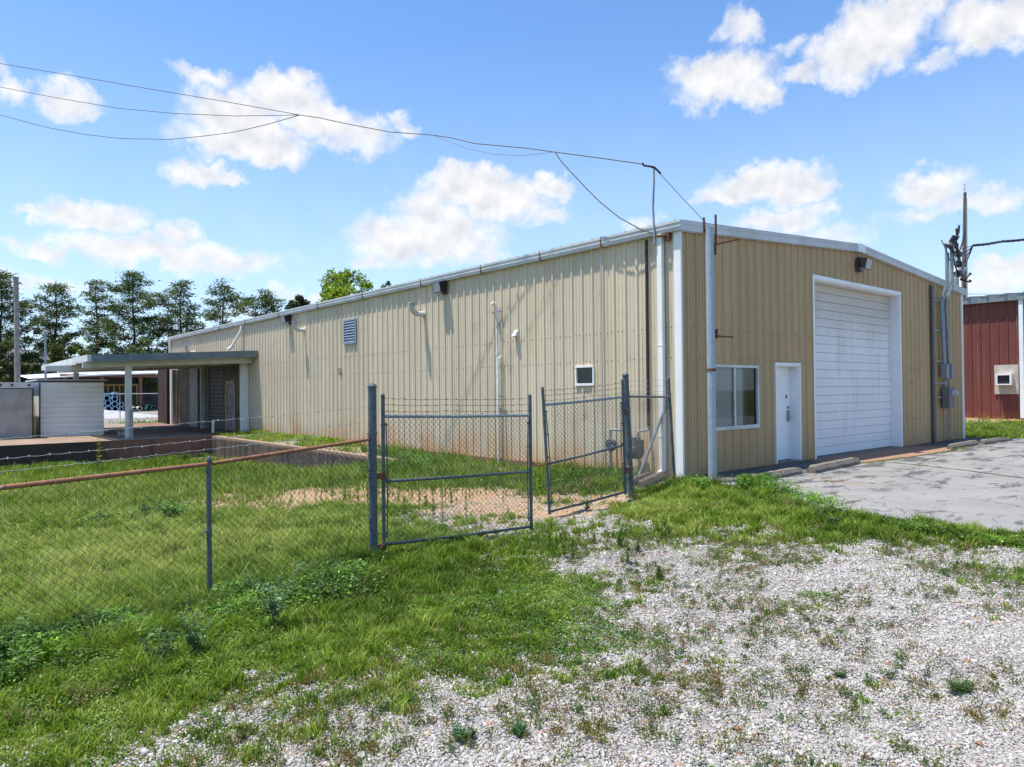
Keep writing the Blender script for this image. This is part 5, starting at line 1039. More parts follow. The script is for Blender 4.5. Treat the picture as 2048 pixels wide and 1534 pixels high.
def pine(label, px, ptop, Zd, rpx, seed, base=.28, dens=1., lop=0., shape=1., cols=((.085, .125, .035), (.130, .160, .045), (.050, .080, .030))):
    rg = np.random.default_rng(seed); top = at(px, ptop, Zd); Ht = top[2]; x0, y0 = at(px, 770, Zd)[:2]; R = rpx*Zd/FPX
    t = thing('pine_tree', label, 'tree', (x0, y0, 0), 'pines standing behind the dock')
    b = MB(); lean = (top[:2]-np.array((x0, y0)))
    ctr = lambda z: np.array((x0+lean[0]*(z/Ht)**1+.12*sin(z*.7+seed), y0+lean[1]*(z/Ht), z))
    b.tube([ctr(z) for z in np.linspace(-.1, Ht*.985, 12)], [max(.03, .27*(1-z/Ht)**.8) for z in np.linspace(-.1, Ht*.985, 12)], 8)
    tips = []; nb = int(30*dens)
    for i in range(nb):
        f = base+(1-base)*((i+rg.uniform(0, 1))/nb)**.92; z = Ht*f
        if f > .985: continue
        env = (sin(pi*min(1, (1-f)/(1-base)*.62+.04)))**.75*shape; L = R*env*rg.uniform(.3, 1.12)*(1+lop*rg.uniform(-.5, .5))
        L = max(L, .35); a = i*2.4+rg.uniform(-.5, .5); d = np.array((cos(a), sin(a), 0)); p0 = ctr(z); up = .05+.35*f+rg.uniform(-.12, .12)
        pts = [p0+d*L*s+np.array((0, 0, L*(up*s-.12*sin(pi*s)+.12*s*s))) for s in np.linspace(0, 1, 5)]
        b.tube(pts, [.055*(1-f*.6), .045*(1-f*.6), .03, .02, .01], 4, cap=False)
        nsub = max(4, int(L*4.2))
        for k in range(nsub):
            s = rg.uniform(.32 if f < .9 else .1, 1.0); q = np.array([np.interp(s*4, range(5), [p[j] for p in pts]) for j in range(3)])
            lat = np.array((-d[1], d[0], 0))*rg.uniform(-1, 1)*L*.30*(1.1-s*.6); tips.append(np.concatenate([q+lat+np.array((0, 0, rg.uniform(-.05, .18))), d+lat*.8, [f]]))
    b.build('trunk', M['bark'], t)
    tips = np.array(tips); m = len(tips); per = 36
    c = np.repeat(tips, per, 0); n = len(c); off = rg.normal(0, 1, (n, 3))*np.array((.44, .44, .12)); P = c[:, :3]+off
    T_ = unit(c[:, 3:6]*.5+off*1.2+rg.normal(0, .5, (n, 3))+np.array((0, 0, .15))); N_ = rg.normal(0, .7, (n, 3))+np.array((0, 0, .6))
    pick = rg.random(m); cm = np.where(pick[:, None] < .5, cols[0], np.where(pick[:, None] < .75, cols[1], cols[2])); cc = np.repeat(cm, per, 0)*np.exp(rg.normal(0, .22, (n, 1)))
    v, f, cc = cards(P, N_, T_, rg.uniform(.24, .46, n), rg.uniform(.09, .16, n), cc, '', None); leafobj('crown', [(v, f, cc)], M['needle'], t)
pine('tall dense pine at the left edge behind the thick wooden pole', 2, 543, 88, 66, 11, .22, 1.5, shape=1.05)
pine('round topped pine right of the wooden pole with a long left branch', 111, 566, 92, 58, 12, .25, 1.1, .5)
pine('narrow spire pine between two broader pines', 193, 557, 96, 38, 13, .22, .95)
pine('tall broad pine, the highest of the row behind the canopy', 267, 546, 92, 74, 14, .22, 1.35, .4)
pine('pine whose lopsided crown joins the tallest pine on its right', 362, 561, 95, 58, 15, .25, 1.1, .3)
pine('open branched pine right behind the far eave end', 447, 565, 90, 58, 16, .42, .75, .5)
pine('small dark pine just clearing the eave between the open pine and the bushy one', 531, 582, 98, 46, 17, .45, .9)
def bushy(name, label, px, ptop, Zd, rpx, hfrac, seed, cols, group=None, n=9000, leaf=.24, clumps=26, zmin=.25, cat='tree', trunk=True):
    rg = np.random.default_rng(seed); top = at(px, ptop, Zd); Ht = top[2]; x0, y0 = at(px, 770, Zd)[:2]; R = rpx*Zd/FPX
    t = thing(name, label, cat, (x0, y0, 0), group); b = MB(); cz = Ht*(1+zmin)/2; rz = Ht*(1-zmin)/2
    cl = []
    for i in range(clumps):
        d = unit(rg.normal(0, 1, 3)); s = rg.uniform(.35, .95); cl.append((x0+d[0]*R*s, y0+d[1]*R*s, cz+d[2]*rz*s, rg.uniform(.18, .34)))
    cl.append((x0, y0, Ht-R*.2, .2)); cl = np.array(cl)
    b.tube([(x0, y0, -.1), (x0+.1, y0, Ht*zmin), (x0, y0, cz)], [.22, .17, .08], 8)
    for c in cl[:16]: b.tube([(x0+.05, y0, Ht*zmin*rg.uniform(.8, 1.4)), ((x0+c[0])/2, (y0+c[1])/2, c[2]*.72), c[:3]], [.08, .05, .015], 5)
    b.build('trunk', M['bark'], t); k = rg.integers(0, len(cl), n); c = cl[k]
    d = unit(rg.normal(0, 1, (n, 3))); rad = c[:, 3:4]*R*rg.uniform(.45, 1.05, (n, 1)); P = c[:, :3]+d*rad*np.array((1, 1, .75))
    P[:, 2] = np.maximum(P[:, 2], .1); ci = rg.integers(0, len(cols), len(cl)); cc = np.array(cols)[ci][k]*np.exp(rg.normal(0, .25, (n, 1)))
    v, f, cc = cards(P, d+rg.normal(0, .5, (n, 3)), rg.normal(0, 1, (n, 3))+d*.6, rg.uniform(.6, 1.2, n)*leaf, rg.uniform(.5, .8, n)*leaf, cc, '', None)
    leafobj('crown', [(v, f, cc)], M['leaf'], t)
bushy('leafy_tree', 'bright yellow green leafy tree rising above the roof eave', 694, 536, 62, 60, .5, 31, [(.20, .29, .03), (.25, .33, .04), (.15, .24, .025)], n=10000, leaf=.28, clumps=60, zmin=.4)
bushy('leafy_tree', 'thin leafy treetop barely showing over the eave right of the bright tree', 778, 563, 64, 20, .5, 32, [(.08, .12, .03)], n=900, leaf=.22, clumps=14, zmin=.6)
bushy('leafy_tree', 'dark round headed tree behind the eave left of the bright tree', 600, 590, 95, 36, .5, 33, [(.045, .07, .025), (.035, .06, .022)], n=7000, leaf=.4, zmin=.4)
G2 = 'shrubs and low trees under the pines'
for i, (px_, pt_, Zd, r_, cs, lab) in enumerate([(290, 674, 82, 52, [(.075, .115, .035), (.09, .13, .045)], 'soft light green tree under the tallest pine'), (135, 668, 84, 34, [(.10, .12, .025), (.06, .08, .02)], 'yellowish low tree below the round topped pine'),
     (20, 675, 80, 40, [(.07, .09, .025), (.05, .07, .02)], 'low olive tree at the left edge beneath the tall pine'), (345, 668, 86, 34, [(.04, .065, .022)], 'dark low tree tucked beside the far end of the warehouse'), (205, 678, 88, 36, [(.045, .065, .025), (.06, .08, .03)], 'dark low tree beneath the narrow spire pine'), (75, 655, 100, 36, [(.04, .06, .025)], 'dark low tree behind the house roof'), (165, 700, 80, 26, [(.09, .11, .03)], 'small yellowish shrub above the sloped canopy edge'),
     (400, 640, 105, 60, [(.04, .06, .022)], 'dark tree mass behind the open branched pine')]):
    bushy('low_tree', lab, px_, pt_, Zd, r_, .5, 40+i, cs, G2, n=4200, leaf=.36, zmin=.05)

# --- ground plants
def wedge(n, z0, z1, rng, margin=1.36):
    zz = np.sqrt(rng.uniform(z0*z0, z1*z1, n)); tt = rng.uniform(-1, 1, n)*1024/FPX*margin; fr = np.array([sin(YAW), cos(YAW)]); rt = np.array([cos(YAW), -sin(YAW)])
    return CAM[0]+fr[0]*zz+rt[0]*tt*zz, CAM[1]+fr[1]*zz+rt[1]*tt*zz, zz
def inpoly(x, y, poly):
    c = np.zeros(len(x), bool); n = len(poly)
    for i in range(n):
        x0, y0 = poly[i]; x1, y1 = poly[(i+1) % n]
        if y0 == y1: continue
        c ^= ((y0 > y) != (y1 > y)) & (x < (x1-x0)*(y-y0)/(y1-y0)+x0)
    return c
def free(x, y):
    k = ~inpoly(x, y, ASPH) & ~((x > -.05) & (x < 15.1) & (y > -.02) & (y < 34.5)) & ~((x < -1.78) & (y > 20.8) & (y < 37.1)) & ~((x > -2.08) & (x < -1.78) & (y > 6.7) & (y < 20.9)) & ~((x > -1.8) & (x < 0) & (y > 21.8) & (y < 37.1)) & (x < 31.9) & ~((x > -1.45) & (x < 0) & (y > -.2) & (y < .62))
    return k
HTP = []
for (px_, py_, h_) in [(100,1000,.15),(300,1000,.14),(600,955,.2),(100,1150,.14),(300,1100,.13),(550,1050,.14),(650,1100,.14),(60,1300,.2),(300,1290,.2),(500,1220,.22),(690,1150,.2),(100,1400,.08),(300,1400,.07),(550,1300,.10),(60,1500,.05),
    (800,1150,.09),(1000,1150,.06),(1100,1200,.05),(900,1230,.06),(1050,1250,.05),(700,1250,.09),(250,1480,.04),(600,1400,.045),(900,1310,.05),(1250,1290,.04),(1500,1300,.03),(1900,1300,.03),(1300,1120,.04),(1600,1130,.04),
    (1300,1005,.08),(1400,985,.12),(1480,975,.17),(1500,1005,.13),(1600,1030,.12),(1700,1045,.10),(1950,1075,.09),(950,1010,.06),(1150,1020,.06),(900,945,.14),(1000,960,.13),(1150,960,.22),(850,1090,.08),(1230,970,.22),(200,960,.18),(60,945,.2),(400,945,.2),(1200,940,.22),(680,940,.25)]:
    p = onground(px_, py_); HTP.append((p[0], p[1], h_))
HTP += [(-.5, 12, .12), (-.5, 20, .12), (-5, 20, .10), (-9, 19.8, .10), (-13, 19, .1), (-3, 15, .12), (-2.5, 12, .12), (-2.5, 19, .1), (25, 2, .1), (31, 2, .12), (-2, 38, .1)]; HTP = np.array(HTP)
TNP = []
for (px_, py_, v_) in [(100,1000,.72),(300,980,.8),(600,960,.8),(100,1120,.78),(300,1100,.82),(550,1060,.75),(650,1080,.66),(200,1200,.72),(450,1150,.68),(100,1250,.55),(400,1250,.3),(640,1180,.2),(60,1330,.25),(250,1340,.3),(200,1400,.5),(420,1370,.42),(550,1330,.2),(700,1200,.12),(700,1280,.25),
    (850,1150,.25),(1000,1150,.25),(1130,1150,.3),(1000,1220,.2),(850,1240,.2),(1100,1250,.28),(600,1400,.35),(450,1450,.3),(250,1480,.35),(60,1480,.42),(800,1320,.3),(1000,1300,.3),(950,1400,.4),(1300,1010,.72),(1400,1000,.62),(1330,1030,.8),(1500,975,.3),(1550,1010,.4),(1480,1035,.8),(1640,1040,.4),(1760,1060,.35),(1950,1080,.35),
    (1400,1200,.3),(1700,1200,.3),(1300,1400,.25),(1800,1400,.3),(900,945,.35),(1000,960,.4),(1150,965,.2),(850,1090,.35),(700,1000,.7),(800,920,.3),(60,940,.4),(300,945,.4),(500,945,.55)]:
    p = onground(px_, py_); TNP.append((p[0], p[1], v_))
TNP += [(-.5, 15, .75), (-6, 19, .4), (25, 2, .6), (-2, 39, .5)]; TNP = np.array(TNP)
def shade_col(x, y, n, rng):
    a = fbm(x, y, .55, 4, 21); b_ = fbm(x, y, 2.3, 3, 33); k = IDW(x, y, TNP, TNP[:, 2], 3, .3)*.85+.07+(a-.5)*.7+(b_-.5)*.75+(fbm(x, y, 7., 3, 41)-.5)*.95+rng.normal(0, .10, n)
    lo = np.array((.08, .145, .014)); mi = np.array((.185, .28, .030)); hi = np.array((.35, .40, .10)); t = np.clip((k-.10)/.75, 0, 1)[:, None]
    c = np.where(t < .5, lo+(mi-lo)*t*2, mi+(hi-mi)*(t*2-1)); c = c*np.exp(rng.normal(0, .2, (n, 1)))
    dry = rng.random(n) < .04+.38*np.clip((.40-b_)*6, 0, 1)*np.clip((fbm(x, y, 1.1, 3, 91)-.42)*5, 0, 1); c[dry] = np.array((.30, .25, .12))*np.exp(rng.normal(0, .2, (dry.sum(), 1))); return c
def grass(name, n, z0, z1, seed, wmul=1., hmul=1., tris=3, pmul=1.):
    rg = np.random.default_rng(seed); x, y, zz = wedge(n, z0, z1, rg); k = free(x, y); x, y, zz = x[k], y[k], zz[k]
    g_, d_ = COVER(x, y); nn = fbm(x, y, 1.7, 5, 3)*.42+fbm(x, y, 6., 3, 8)*.34+fbm(x, y, 15., 2, 9)*.24
    pr = np.clip((g_*1.25-.12+(nn-.5)*2.5-.34)/.30, 0, 1)**1.2*(1-.3*np.clip(d_, 0, 1))
    pr = np.maximum(pr, .012*(g_ > .05)); k = rg.random(len(x)) < pr*pmul; x, y, zz, pr = x[k], y[k], zz[k], pr[k]; n = len(x)
    h = IDW(x, y, HTP, HTP[:, 2], 3, .3)*(.25+.7*fbm(x, y, 1.3, 3, 14)+1.5*np.clip(fbm(x, y, 5.5, 3, 15)-.38, 0, 1)*2)*rg.uniform(.45, 1.25, n)*hmul*(.6+.4*pr); h = np.clip(h, .015, .5)
    z = H0(x, y)-.005; P = np.stack([x, y, z], 1); a = rg.uniform(0, 2*pi, n); s = np.stack([np.cos(a), np.sin(a), np.zeros(n)], 1); le = rg.uniform(0, 2*pi, n); ld = np.stack([np.cos(le), np.sin(le), np.zeros(n)], 1)*(h*rg.uniform(.15, .95, n))[:, None]
    w = (.0022+.0009*rg.random(n))*(1+zz*.13)*wmul; w = w[:, None]; up = np.array((0, 0, 1.))
    c = shade_col(x, y, n, rg); H_ = h[:, None]
    if tris == 3:
        V = np.stack([P-s*w, P+s*w, P-s*w*.8+ld*.3+up*H_*.6, P+s*w*.8+ld*.3+up*H_*.6, P+ld+up*H_*.95], 1).reshape(-1, 3); q = np.arange(n)[:, None]*5
        F_ = np.concatenate([q+np.array([[0, 1, 3]]), q+np.array([[0, 3, 2]]), q+np.array([[2, 3, 4]])], 0); C_ = np.concatenate([c*.9, c*.9, c*1.08])
    else:
        V = np.stack([P-s*w*1.4, P+s*w*1.4, P+ld*.8+up*H_], 1).reshape(-1, 3); F_ = np.arange(n)[:, None]*3+np.array([[0, 1, 2]]); C_ = c
    o = fastmesh(name, V, F_, M['grass'], C_, None, (-5, 0, 0)); o['kind'] = 'stuff'; return o
def gtag(o, lab): o['label'] = lab; o['category'] = 'grass'; return o
gtag(grass('grass', int(300000*DENS), 2.6, 6.5, 101), 'short patchy grass of the near foreground')
gtag(grass('grass', int(630000*DENS), 6.5, 13, 102, wmul=.9), 'green grass and weeds around the fence and gates')
gtag(grass('grass', int(580000*DENS), 13, 33, 103, wmul=1.2, tris=1), 'grass of the sunken ramp and wall foot beyond the gates')
gtag(grass('grass', int(160000*DENS), 33, 75, 104, wmul=1.6, hmul=1.2, tris=1), 'distant thin grass behind the dock and by the red building')
# low broad leaved ground cover
def cover_leaves(name, n, z0, z1, seed, lab):
    rg = np.random.default_rng(seed); x, y, zz = wedge(n, z0, z1, rg); k = free(x, y); x, y, zz = x[k], y[k], zz[k]; g_, d_ = COVER(x, y)
    nn = fbm(x, y, .8, 4, 55); n2 = fbm(x, y, 5., 3, 58); pr = np.clip((g_*1.2+(nn-.5)*2.4+(n2-.5)*1.6-.78)/.3, 0, 1)*(1-np.clip(d_*1.5, 0, 1)); k = rg.random(len(x)) < pr; x, y, zz, nn = x[k], y[k], zz[k], nn[k]; n = len(x)
    h = IDW(x, y, HTP, HTP[:, 2], 3, .3)*rg.uniform(.1, .95, n)*.9; P = np.stack([x, y, H0(x, y)+h], 1); T_ = rg.normal(0, 1, (n, 3)); T_[:, 2] *= .35; N_ = rg.normal(0, .45, (n, 3))+np.array((0, 0, 1)); c = shade_col(x, y, n, rg)*np.array((.66, .80, .7))
    L_ = rg.uniform(.010, .025, n)*(1+zz*.03); v, f, c = cards(P, N_, T_, L_, L_*rg.uniform(.45, .8, n), c, '', None); o = leafobj(name, [(v, f, c)], M['leaf'], None, (-6, -3, 0)); _tag(o, lab, 'ground cover', None, 'stuff')
cover_leaves('ground_weeds', int(300000*DENS), 2.6, 7.5, 201, 'low broad leaved weeds and clover of the foreground')
cover_leaves('ground_weeds', int(190000*DENS), 7.5, 18, 202, 'low broad leaved weeds beyond the fence line')
def stalks(n, line, wid, h, seed, lab):
    rg = np.random.default_rng(seed); line = np.array(line); seg = rg.integers(0, len(line)-1, n); t = rg.random(n); p = line[seg]*(1-t[:, None])+line[seg+1]*t[:, None]+rg.normal(0, wid, (n, 2)); k = free(p[:, 0], p[:, 1]); p = p[k]; n = len(p)
    H_ = h*rg.uniform(.4, 1.15, n); per = 26; X = np.repeat(p[:, 0], per); Y = np.repeat(p[:, 1], per); f_ = rg.random(n*per); P = np.stack([X, Y, np.repeat(H0(p[:, 0], p[:, 1]), per)+np.repeat(H_, per)*f_], 1); q = n*per
    a = rg.uniform(0, 2*pi, q); T_ = np.stack([np.cos(a)*.55, np.sin(a)*.55, np.ones(q)], 1); N_ = rg.normal(0, 1, (q, 3)); c = np.repeat(hue((.13, .21, .035), n, .25, rg), per, 0)*np.exp(rg.normal(0, .15, (q, 1)))
    v, f, c = cards(P, N_, T_, rg.uniform(.03, .07, q)*(1.2-f_*.6), rg.uniform(.007, .012, q), c, '', None); o = leafobj('weed_stalks', [(v, f, c)], M['leaf'], None, (float(line[0][0]), float(line[0][1]), 0)); _tag(o, lab, 'weeds', None, 'stuff')
# dark thicket of weeds along the foot of the fence
def thicket(name, line, wid, n, h, seed, lab, tone=(.075, .15, .032), leaf=(.02, .055), dn=1.):
    rg = np.random.default_rng(seed); line = np.array(line); seg = rg.integers(0, len(line)-1, n); t = rg.random(n); p = line[seg]*(1-t[:, None])+line[seg+1]*t[:, None]+rg.normal(0, wid*.5, (n, 2)); x, y = p[:, 0], p[:, 1]
    hh = h*(.35+1.3*fbm(x, y, 1.6, 3, seed))*np.exp(-((np.abs(rg.normal(0, 1, n)))*.15)); k = (fbm(x, y, 1.4, 3, seed+4)*.6+fbm(x, y, 4.5, 2, seed+5)*.4) > .46; x, y, hh = x[k], y[k], hh[k]; n = len(x)
    P = np.stack([x, y, H0(x, y)+hh*rg.uniform(.15, 1, n)**.7], 1); T_ = rg.normal(0, 1, (n, 3)); T_[:, 2] = T_[:, 2]*.4-.1; N_ = rg.normal(0, .5, (n, 3))+np.array((0, 0, 1)); L_ = rg.uniform(*leaf, n)
    c = hue(tone, n, .32, rg)*np.exp((fbm(x, y, 3., 3, seed+9)-.45)*2.2)[:, None]; b_ = rg.random(n) < .3; c[b_] *= np.array((1.9, 1.6, 1.1)); v, f, c = cards(P, N_, T_, L_, L_*.45, c, '', None); o = leafobj(name, [(v, f, c)], M['leaf'], None, (float(line[0][0]), float(line[0][1]), 0)); _tag(o, lab, 'weeds', None, 'stuff')
def gl(L): return [tuple(onground(*q)[:2]) for q in L]
thicket('weed_thicket', gl([(-120,1370),(60,1310),(200,1290),(330,1260),(430,1235),(560,1200),(640,1185)]), .6, int(62000*DENS), .22, 301, 'dark leafy weeds crowding the foot of the low fence')
thicket('weed_thicket', gl([(280,1040),(370,1030)]), .3, 2200, .22, 302, 'dark weed clump amid the pale grass inside the low fence', leaf=(.04, .07))
thicket('weed_thicket', gl([(170,1055),(240,1045)]), .2, 900, .16, 303, 'smaller dark weed tuft left of the clump inside the low fence', leaf=(.04, .07))
thicket('weed_thicket', gl([(1400,985),(1460,978),(1530,990),(1600,1010),(1660,1035)]), .3, 16000, .28, 304, 'bright leafy weeds between the steel pole and the parking lot', tone=(.075, .16, .022), leaf=(.025, .05))
thicket('weed_thicket', gl([(1120,975),(1180,965),(1240,960)]), .5, 9000, .22, 305, 'tall green weeds behind the narrow gate leaf', tone=(.06, .12, .02), leaf=(.03, .06))
thicket('weed_thicket', gl([(840,935),(800,925),(780,940)]), .8, 7000, .25, 306, 'bushy weeds at the near end of the retaining wall', tone=(.06, .12, .02), leaf=(.035, .07))
thicket('weed_thicket', [(-10.5,20.4),(-7,20.3),(-4,20.4),(-2.4,20.2)], .35, 9000, .17, 307, 'weeds growing along the foot of the dock', tone=(.06, .12, .022), leaf=(.04, .08))
thicket('weed_thicket', [(-.35,21),(-.4,16),(-.5,12.5)], .22, 7000, .2, 308, 'strip of bright weeds at the foot of the long wall above the ramp', tone=(.10, .18, .02), leaf=(.04, .08))
thicket('weed_thicket', [c_ for c_ in CR1], .05, 1500, .06, 309, 'grass tufts sprouting in the long pavement crack', tone=(.10, .15, .03), leaf=(.02, .04))
thicket('weed_thicket', [(4.6,-1.12),(5.6,-1.25),(9,-1.42),(11.6,-1.28),(13.5,-1.4)], .07, 5500, .08, 310, 'grass tufts along the front edge of the brown pad', tone=(.10, .15, .03), leaf=(.02, .04))
thicket('weed_thicket', gl([(1600,1020),(1700,1045),(1800,1062),(1950,1085),(2150,1100)]), .16, 9000, .13, 311, 'ragged weeds fringing the near edge of the parking lot', tone=(.07, .13, .022), leaf=(.02, .045))
stalks(130, gl([(480,965),(560,968),(640,975),(700,985),(740,990)]), .55, .36, 401, 'thin upright weeds massed left of the thick gate post')
stalks(90, gl([(790,990),(880,985),(960,985),(1040,985)]), .5, .22, 402, 'sparse upright weeds on the clay behind the wide gate')
stalks(40, gl([(1130,1090),(1200,1080),(1280,1060),(1340,1090)]), .35, .12, 403, 'short upright weeds on the gravel before the gates')
stalks(26, gl([(1080,1100),(1150,1110)]), .18, .22, 404, 'tuft of upright weeds below the gap between the gates')
# sparse olive spurge clumps in the gravel
def clumps(n, seed):
    rg = np.random.default_rng(seed); x, y, zz = wedge(n, 2.7, 9.5, rg); k = free(x, y); x, y, zz = x[k], y[k], zz[k]; g_, d_ = COVER(x, y); nn = fbm(x, y, 1.2, 4, 77)
    pr = np.clip(1-np.abs(g_-.38)*2.4, .22, 1)*np.clip((nn-.42)*7, .04, 1)*(zz > 2.7); pr[g_ > .8] = 0; k = rg.random(len(x)) < pr; x, y, zz, g_ = x[k], y[k], zz[k], g_[k]; m = len(x); per = 46
    r = rg.uniform(.015, .075, m)**1.0; h = rg.uniform(.015, .06, m); X = np.repeat(x, per)+rg.normal(0, 1, m*per)*np.repeat(r, per)*.6; Y = np.repeat(y, per)+rg.normal(0, 1, m*per)*np.repeat(r, per)*.6; q = m*per
    P = np.stack([X, Y, H0(X, Y)+np.repeat(h, per)*rg.uniform(.1, 1, q)+.008], 1); T_ = rg.normal(0, 1, (q, 3))+np.array((0, 0, .7)); N_ = rg.normal(0, 1, (q, 3))+np.array((0, 0, .6))
    kinds = np.array([(.13, .15, .03), (.17, .15, .035), (.075, .13, .03), (.20, .13, .05), (.06, .12, .035)]); c = np.repeat(kinds[rg.integers(0, 5, m)], per, 0)*np.exp(rg.normal(0, .25, (q, 1)))
    L_ = rg.uniform(.010, .026, q); v, f, c = cards(P, N_, T_, L_, L_*rg.uniform(.25, .5, q), c, '', None); o = leafobj('gravel_weeds', [(v, f, c)], M['leaf'], None, (-6, -5, 0)); _tag(o, 'small olive and reddish weeds dotted through the gravel', 'weeds', None, 'stuff')
clumps(int(13000*DENS), 401)
# gravel stones
def stones(n, z0, z1, seed, sz_, lab):
    rg = np.random.default_rng(seed); x, y, zz = wedge(n, z0, z1, rg, 1.34); k = free(x, y); x, y, zz = x[k], y[k], zz[k]; g_, d_ = COVER(x, y); nb = fbm(x, y, 2.2, 4, 61)
    pr = np.clip(1.25-g_*1.15+(nb-.5)*.8, 0, 1)*(1-.75*np.clip(d_, 0, 1)); k = rg.random(len(x)) < pr; x, y = x[k], y[k]; m = len(x)
    ico = np.array([(-1,-1,-1),(1,-1,-1),(1,1,-1),(-1,1,-1),(-1,-1,1),(1,-1,1),(1,1,1),(-1,1,1)])*.62
    fi = np.array([(0,3,2,1),(4,5,6,7),(0,1,5,4),(1,2,6,5),(2,3,7,6),(3,0,4,7)])
    s = np.exp(rg.normal(log_(sz_), .34, m)); s = np.clip(s, .004, .026); V = ico[None]*np.exp(rg.normal(0, .22, (m, 8, 1)))*np.exp(rg.normal(0, .16, (m, 8, 3)))*np.array([1, 1, 1.])
    V[:, 4:, :2] *= rg.uniform(.35, .95, (m, 1, 1)); V = V*np.stack([rg.uniform(.8, 1.35, m), rg.uniform(.7, 1.0, m), rg.uniform(.45, .75, m)], 1)[:, None, :]*s[:, None, None]
    a = rg.uniform(0, 2*pi, m); tl = rg.normal(0, .35, m); c_, s_ = np.cos(a)[:, None], np.sin(a)[:, None]; ct, st = np.cos(tl)[:, None], np.sin(tl)[:, None]
    X, Y, Zv = V[..., 0], V[..., 1], V[..., 2]; X, Zv = X*ct+Zv*st, -X*st+Zv*ct; X, Y = X*c_-Y*s_, X*s_+Y*c_
    V = np.stack([X+x[:, None], Y+y[:, None], Zv+(H0(x, y)+s*.08+rg.uniform(-.003, .005, m))[:, None]], -1)
    gcol = np.exp(rg.normal(log_(.385), .17, m)); c = gcol[:, None]*np.array((1.04, .995, .95))*np.exp(rg.normal(0, .02, (m, 3))); t_ = rg.random(m)
    c[t_ < .05] = np.array((.46, .36, .27)); c[t_ < .022] = np.array((.38, .20, .11)); c[t_ > .96] *= .55
    F_ = (np.arange(m)[:, None, None]*8+fi[None]).reshape(-1, 4); o = fastmesh('gravel', V.reshape(-1, 3), F_, M['stone'], np.repeat(np.clip(c, 0, .8), 6, 0), None, (-5, -5, 0)); _tag(o, lab, 'gravel', None, 'stuff')
log_ = math.log
stones(int(170000*DENS), 2.7, 5.5, 501, .0085, 'pale crushed gravel of the near foreground')
stones(int(190000*DENS), 5.5, 9.5, 502, .0105, 'pale crushed gravel farther up toward the gates')
stones(int(50000*DENS), 9.5, 13, 503, .0165, 'thin pale gravel around the gates')
# a few larger reddish clods
b = MB(); rr = random.Random(9)
for (px_, py_) in [(1372,1328),(1480,1510),(1773,1330),(1935,1325),(1768,1362),(1640,1290),(1500,1250),(1870,1392),(1812,1437),(1475,1460),(1300,1230),(1960,1490),(1480,1180),(1215,1150),(1560,1245)]:
    p = onground(px_, py_); s = rr.uniform(.011, .024); b.tube([p+(rr.uniform(-s, s), rr.uniform(-s, s), .0), p+(0, 0, s*.5), p+(rr.uniform(-.3*s, .3*s), 0, s*.8)], [s*1.1, s, s*.4], 7)
_tag(b.build('clay_clod', pmat('clay', (.36, .17, .09), (.26, .12, .07), 30, .95, bump=.6, bs=80), loc=(-4, -4, 0)), 'reddish clay clods scattered on the gravel', 'clods', None, 'stuff')
# individual weeds
def weed(name, label, p, h, seed, nst=3, leaf=.06, tone=(.05, .10, .035), spread=.3, lw=.22, group=None, stalk=False, stemcol=None, per=26):
    rg = np.random.default_rng(seed); p = np.array(p, float); t = thing(name, label, 'weed', p, group); b = MB(); PP = []; TT = []; LL = []
    for i in range(nst):
        a = rg.uniform(0, 2*pi); d = np.array((cos(a), sin(a), 0))*(0 if stalk else spread*1.5)*h*rg.uniform(.3, 1); hh = h*rg.uniform(.7, 1) if i else h
        pts = [p+d*s**1.4+np.array((0, 0, hh*s)) for s in np.linspace(0, 1, 6)]; b.tube(pts, [.005, .0045, .004, .003, .002, .001], 5)
        for k in range(per):
            s = rg.uniform(.08 if stalk else .3, 1); q = np.array([np.interp(s*5, range(6), [v[j] for v in pts]) for j in range(3)]); aa = rg.uniform(0, 2*pi); PP.append(q); TT.append((cos(aa), sin(aa), rg.uniform(.1, .9) if stalk else rg.uniform(-.2, .6))); LL.append(leaf*(1.15-s*.6)*rg.uniform(.7, 1.2))
    b.build('stem', M['weedstem'], t); PP, TT, LL = np.array(PP), np.array(TT), np.array(LL); n = len(PP); v, f, c = cards(PP, rg.normal(0, .4, (n, 3))+np.array((0, 0, 1)), TT, LL, LL*lw, hue(tone, n, .22, rg), '', None); leafobj('leaves', [(v, f, c)], M['leaf'], t)
M['weedstem'] = pmat('weed_stem', (.10, .14, .05), (.12, .11, .05), 6, .7)
weed('leafy_weed', 'tall blue green weed in front of the low fence right of its post', onground(548, 1265), .62, 1, 7, .085, (.11, .19, .085), .32, .3, per=34)
weed('leafy_weed', 'bushy weed at the foot of the low fence post', onground(392, 1320), .50, 2, 6, .075, (.11, .19, .065), .35, .3, per=34)
weed('leafy_weed', 'smaller weed left of the fence post, nearest the camera', onground(318, 1335), .28, 3, 5, .07, (.05, .10, .04), .6, .28)
weed('leafy_weed', 'spreading weed low in the thicket at left', onground(195, 1300), .25, 4, 6, .07, (.05, .11, .04), .8, .28)
weed('leafy_weed', 'weed bush at the parking lot corner right of the steel pole', onground(1475, 985), .36, 5, 8, .06, (.07, .15, .025), .5, .3, per=30)
weed('leafy_weed', 'weed poking up right beside the steel pole foot', onground(1440, 978), .28, 6, 6, .05, (.07, .15, .025), .5, .3)
weed('leafy_weed', 'grassy weed tuft at the middle of the lot edge', onground(1645, 1045), .26, 7, 9, .09, (.08, .13, .03), .45, .12)
weed('leafy_weed', 'dark round weed by the pale gap at the lot edge', onground(1668, 1055), .17, 8, 7, .05, (.04, .085, .03), .5, .4)
weed('yellow_weed', 'single tall yellowish weed against the dock wall', (float(onx(0,0,1)[0])*0+float(ony(198, 935, 20.5)[0]), 20.5, -.8), 1.22, 9, 1, .14, (.30, .30, .03), .1, .35, stalk=True, per=60)
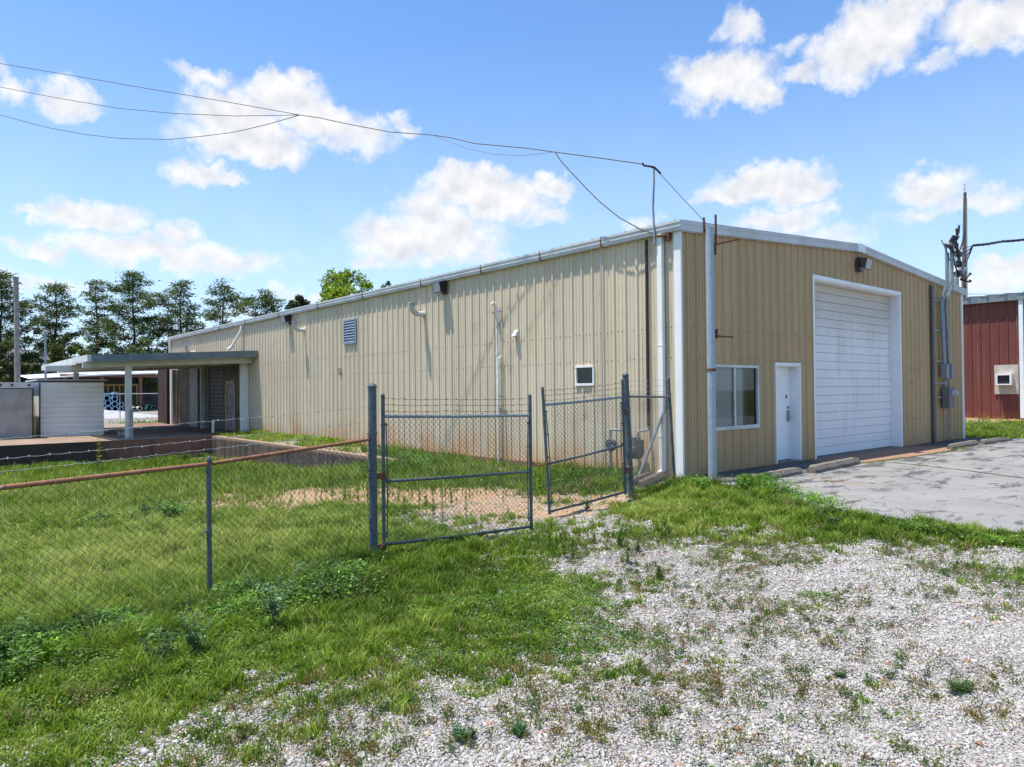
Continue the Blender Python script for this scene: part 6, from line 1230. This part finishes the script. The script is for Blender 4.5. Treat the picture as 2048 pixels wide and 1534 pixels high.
SG = 'thin upright weed stalks by the gates'
STALK = ['on the clay, just left of the thick gate post', 'second from the left of the thick gate post', 'touching the left side of the thick gate post', 'behind the left end of the wide gate', 'low and near, at the left of the wide gate', 'tallest, seen through the left half of the wide gate', 'just right of the tallest one in the wide gate', 'between the tallest and the thick one in the wide gate', 'thick and near, at the middle of the wide gate', 'small, beyond the thick one in the wide gate', 'rightmost near one seen through the wide gate', 'farthest right beyond the wide gate', 'far back at the left of the wide gate', 'fourth from the left of the thick gate post', 'against the left upright of the wide gate', 'leftmost of all on the clay',
 'tallest of the tuft in the grass below the gates', 'shorter one beside the tallest below the gates', 'tall and alone at the gravel edge below the narrow gate', 'behind the tall lone one at the gravel edge', 'small, right of the tall lone one on the gravel', 'lowest one out on the open gravel', 'small one by the bright grass on the upper gravel', 'under the bottom rail of the narrow gate', 'below the free end of the wide gate']
k = 0
for (px_, py_, hp) in [(716,1010,60),(700,1005,70),(735,1008,50),(796,1010,75),(808,1030,55),(838,1030,95),(852,1015,60),(866,1035,50),(885,1052,80),(902,1012,55),(932,1040,70),(968,980,45),(780,985,60),(690,1000,60),(756,1000,70),(664,998,60),
                       (1130,1115,60),(1145,1118,45),(1255,1128,60),(1240,1095,40),(1275,1105,30),(1318,1160,28),(1330,1065,30),(1175,1022,22),(1100,1102,40)]:
    p = onground(px_, py_); Zp = float((p-CAM)@_f); h = hp*Zp/FPX; k += 1
    where = STALK[k-1]
    weed('weed_stalk', 'thin upright weed stalk '+where, p, h, 60+k, 3, .06, (.10, .17, .035), .1, .22, SG+(' inside' if px_ < 1000 else ' outside'), stalk=True, per=34)
for (px_, py_, s_) in [(1925,1372,.12),(1675,1350,.07),(840,1430,.07),(1040,1430,.06),(790,1360,.07),(1130,1390,.08),(520,1360,.08)]:
    p = onground(px_, py_); k += 1
weed('grass_tuft', 'dark pulled grass tuft lying on the gravel at lower right', onground(1925, 1385), .055, 90, 10, .08, (.07, .12, .03), 1.2, .12)
weed('grass_tuft', 'small dark spiky tuft on the gravel left of the pulled one', onground(1680, 1355), .045, 91, 6, .045, (.07, .12, .04), .9, .2)
weed('grass_tuft', 'bluish rosette tuft in the gravel at lower left center', onground(925, 1480), .06, 92, 10, .06, (.05, .11, .05), 1., .3)
weed('grass_tuft', 'small green star tuft in the gravel right of the rosette', onground(1038, 1472), .06, 93, 10, .06, (.05, .12, .04), .8, .15)
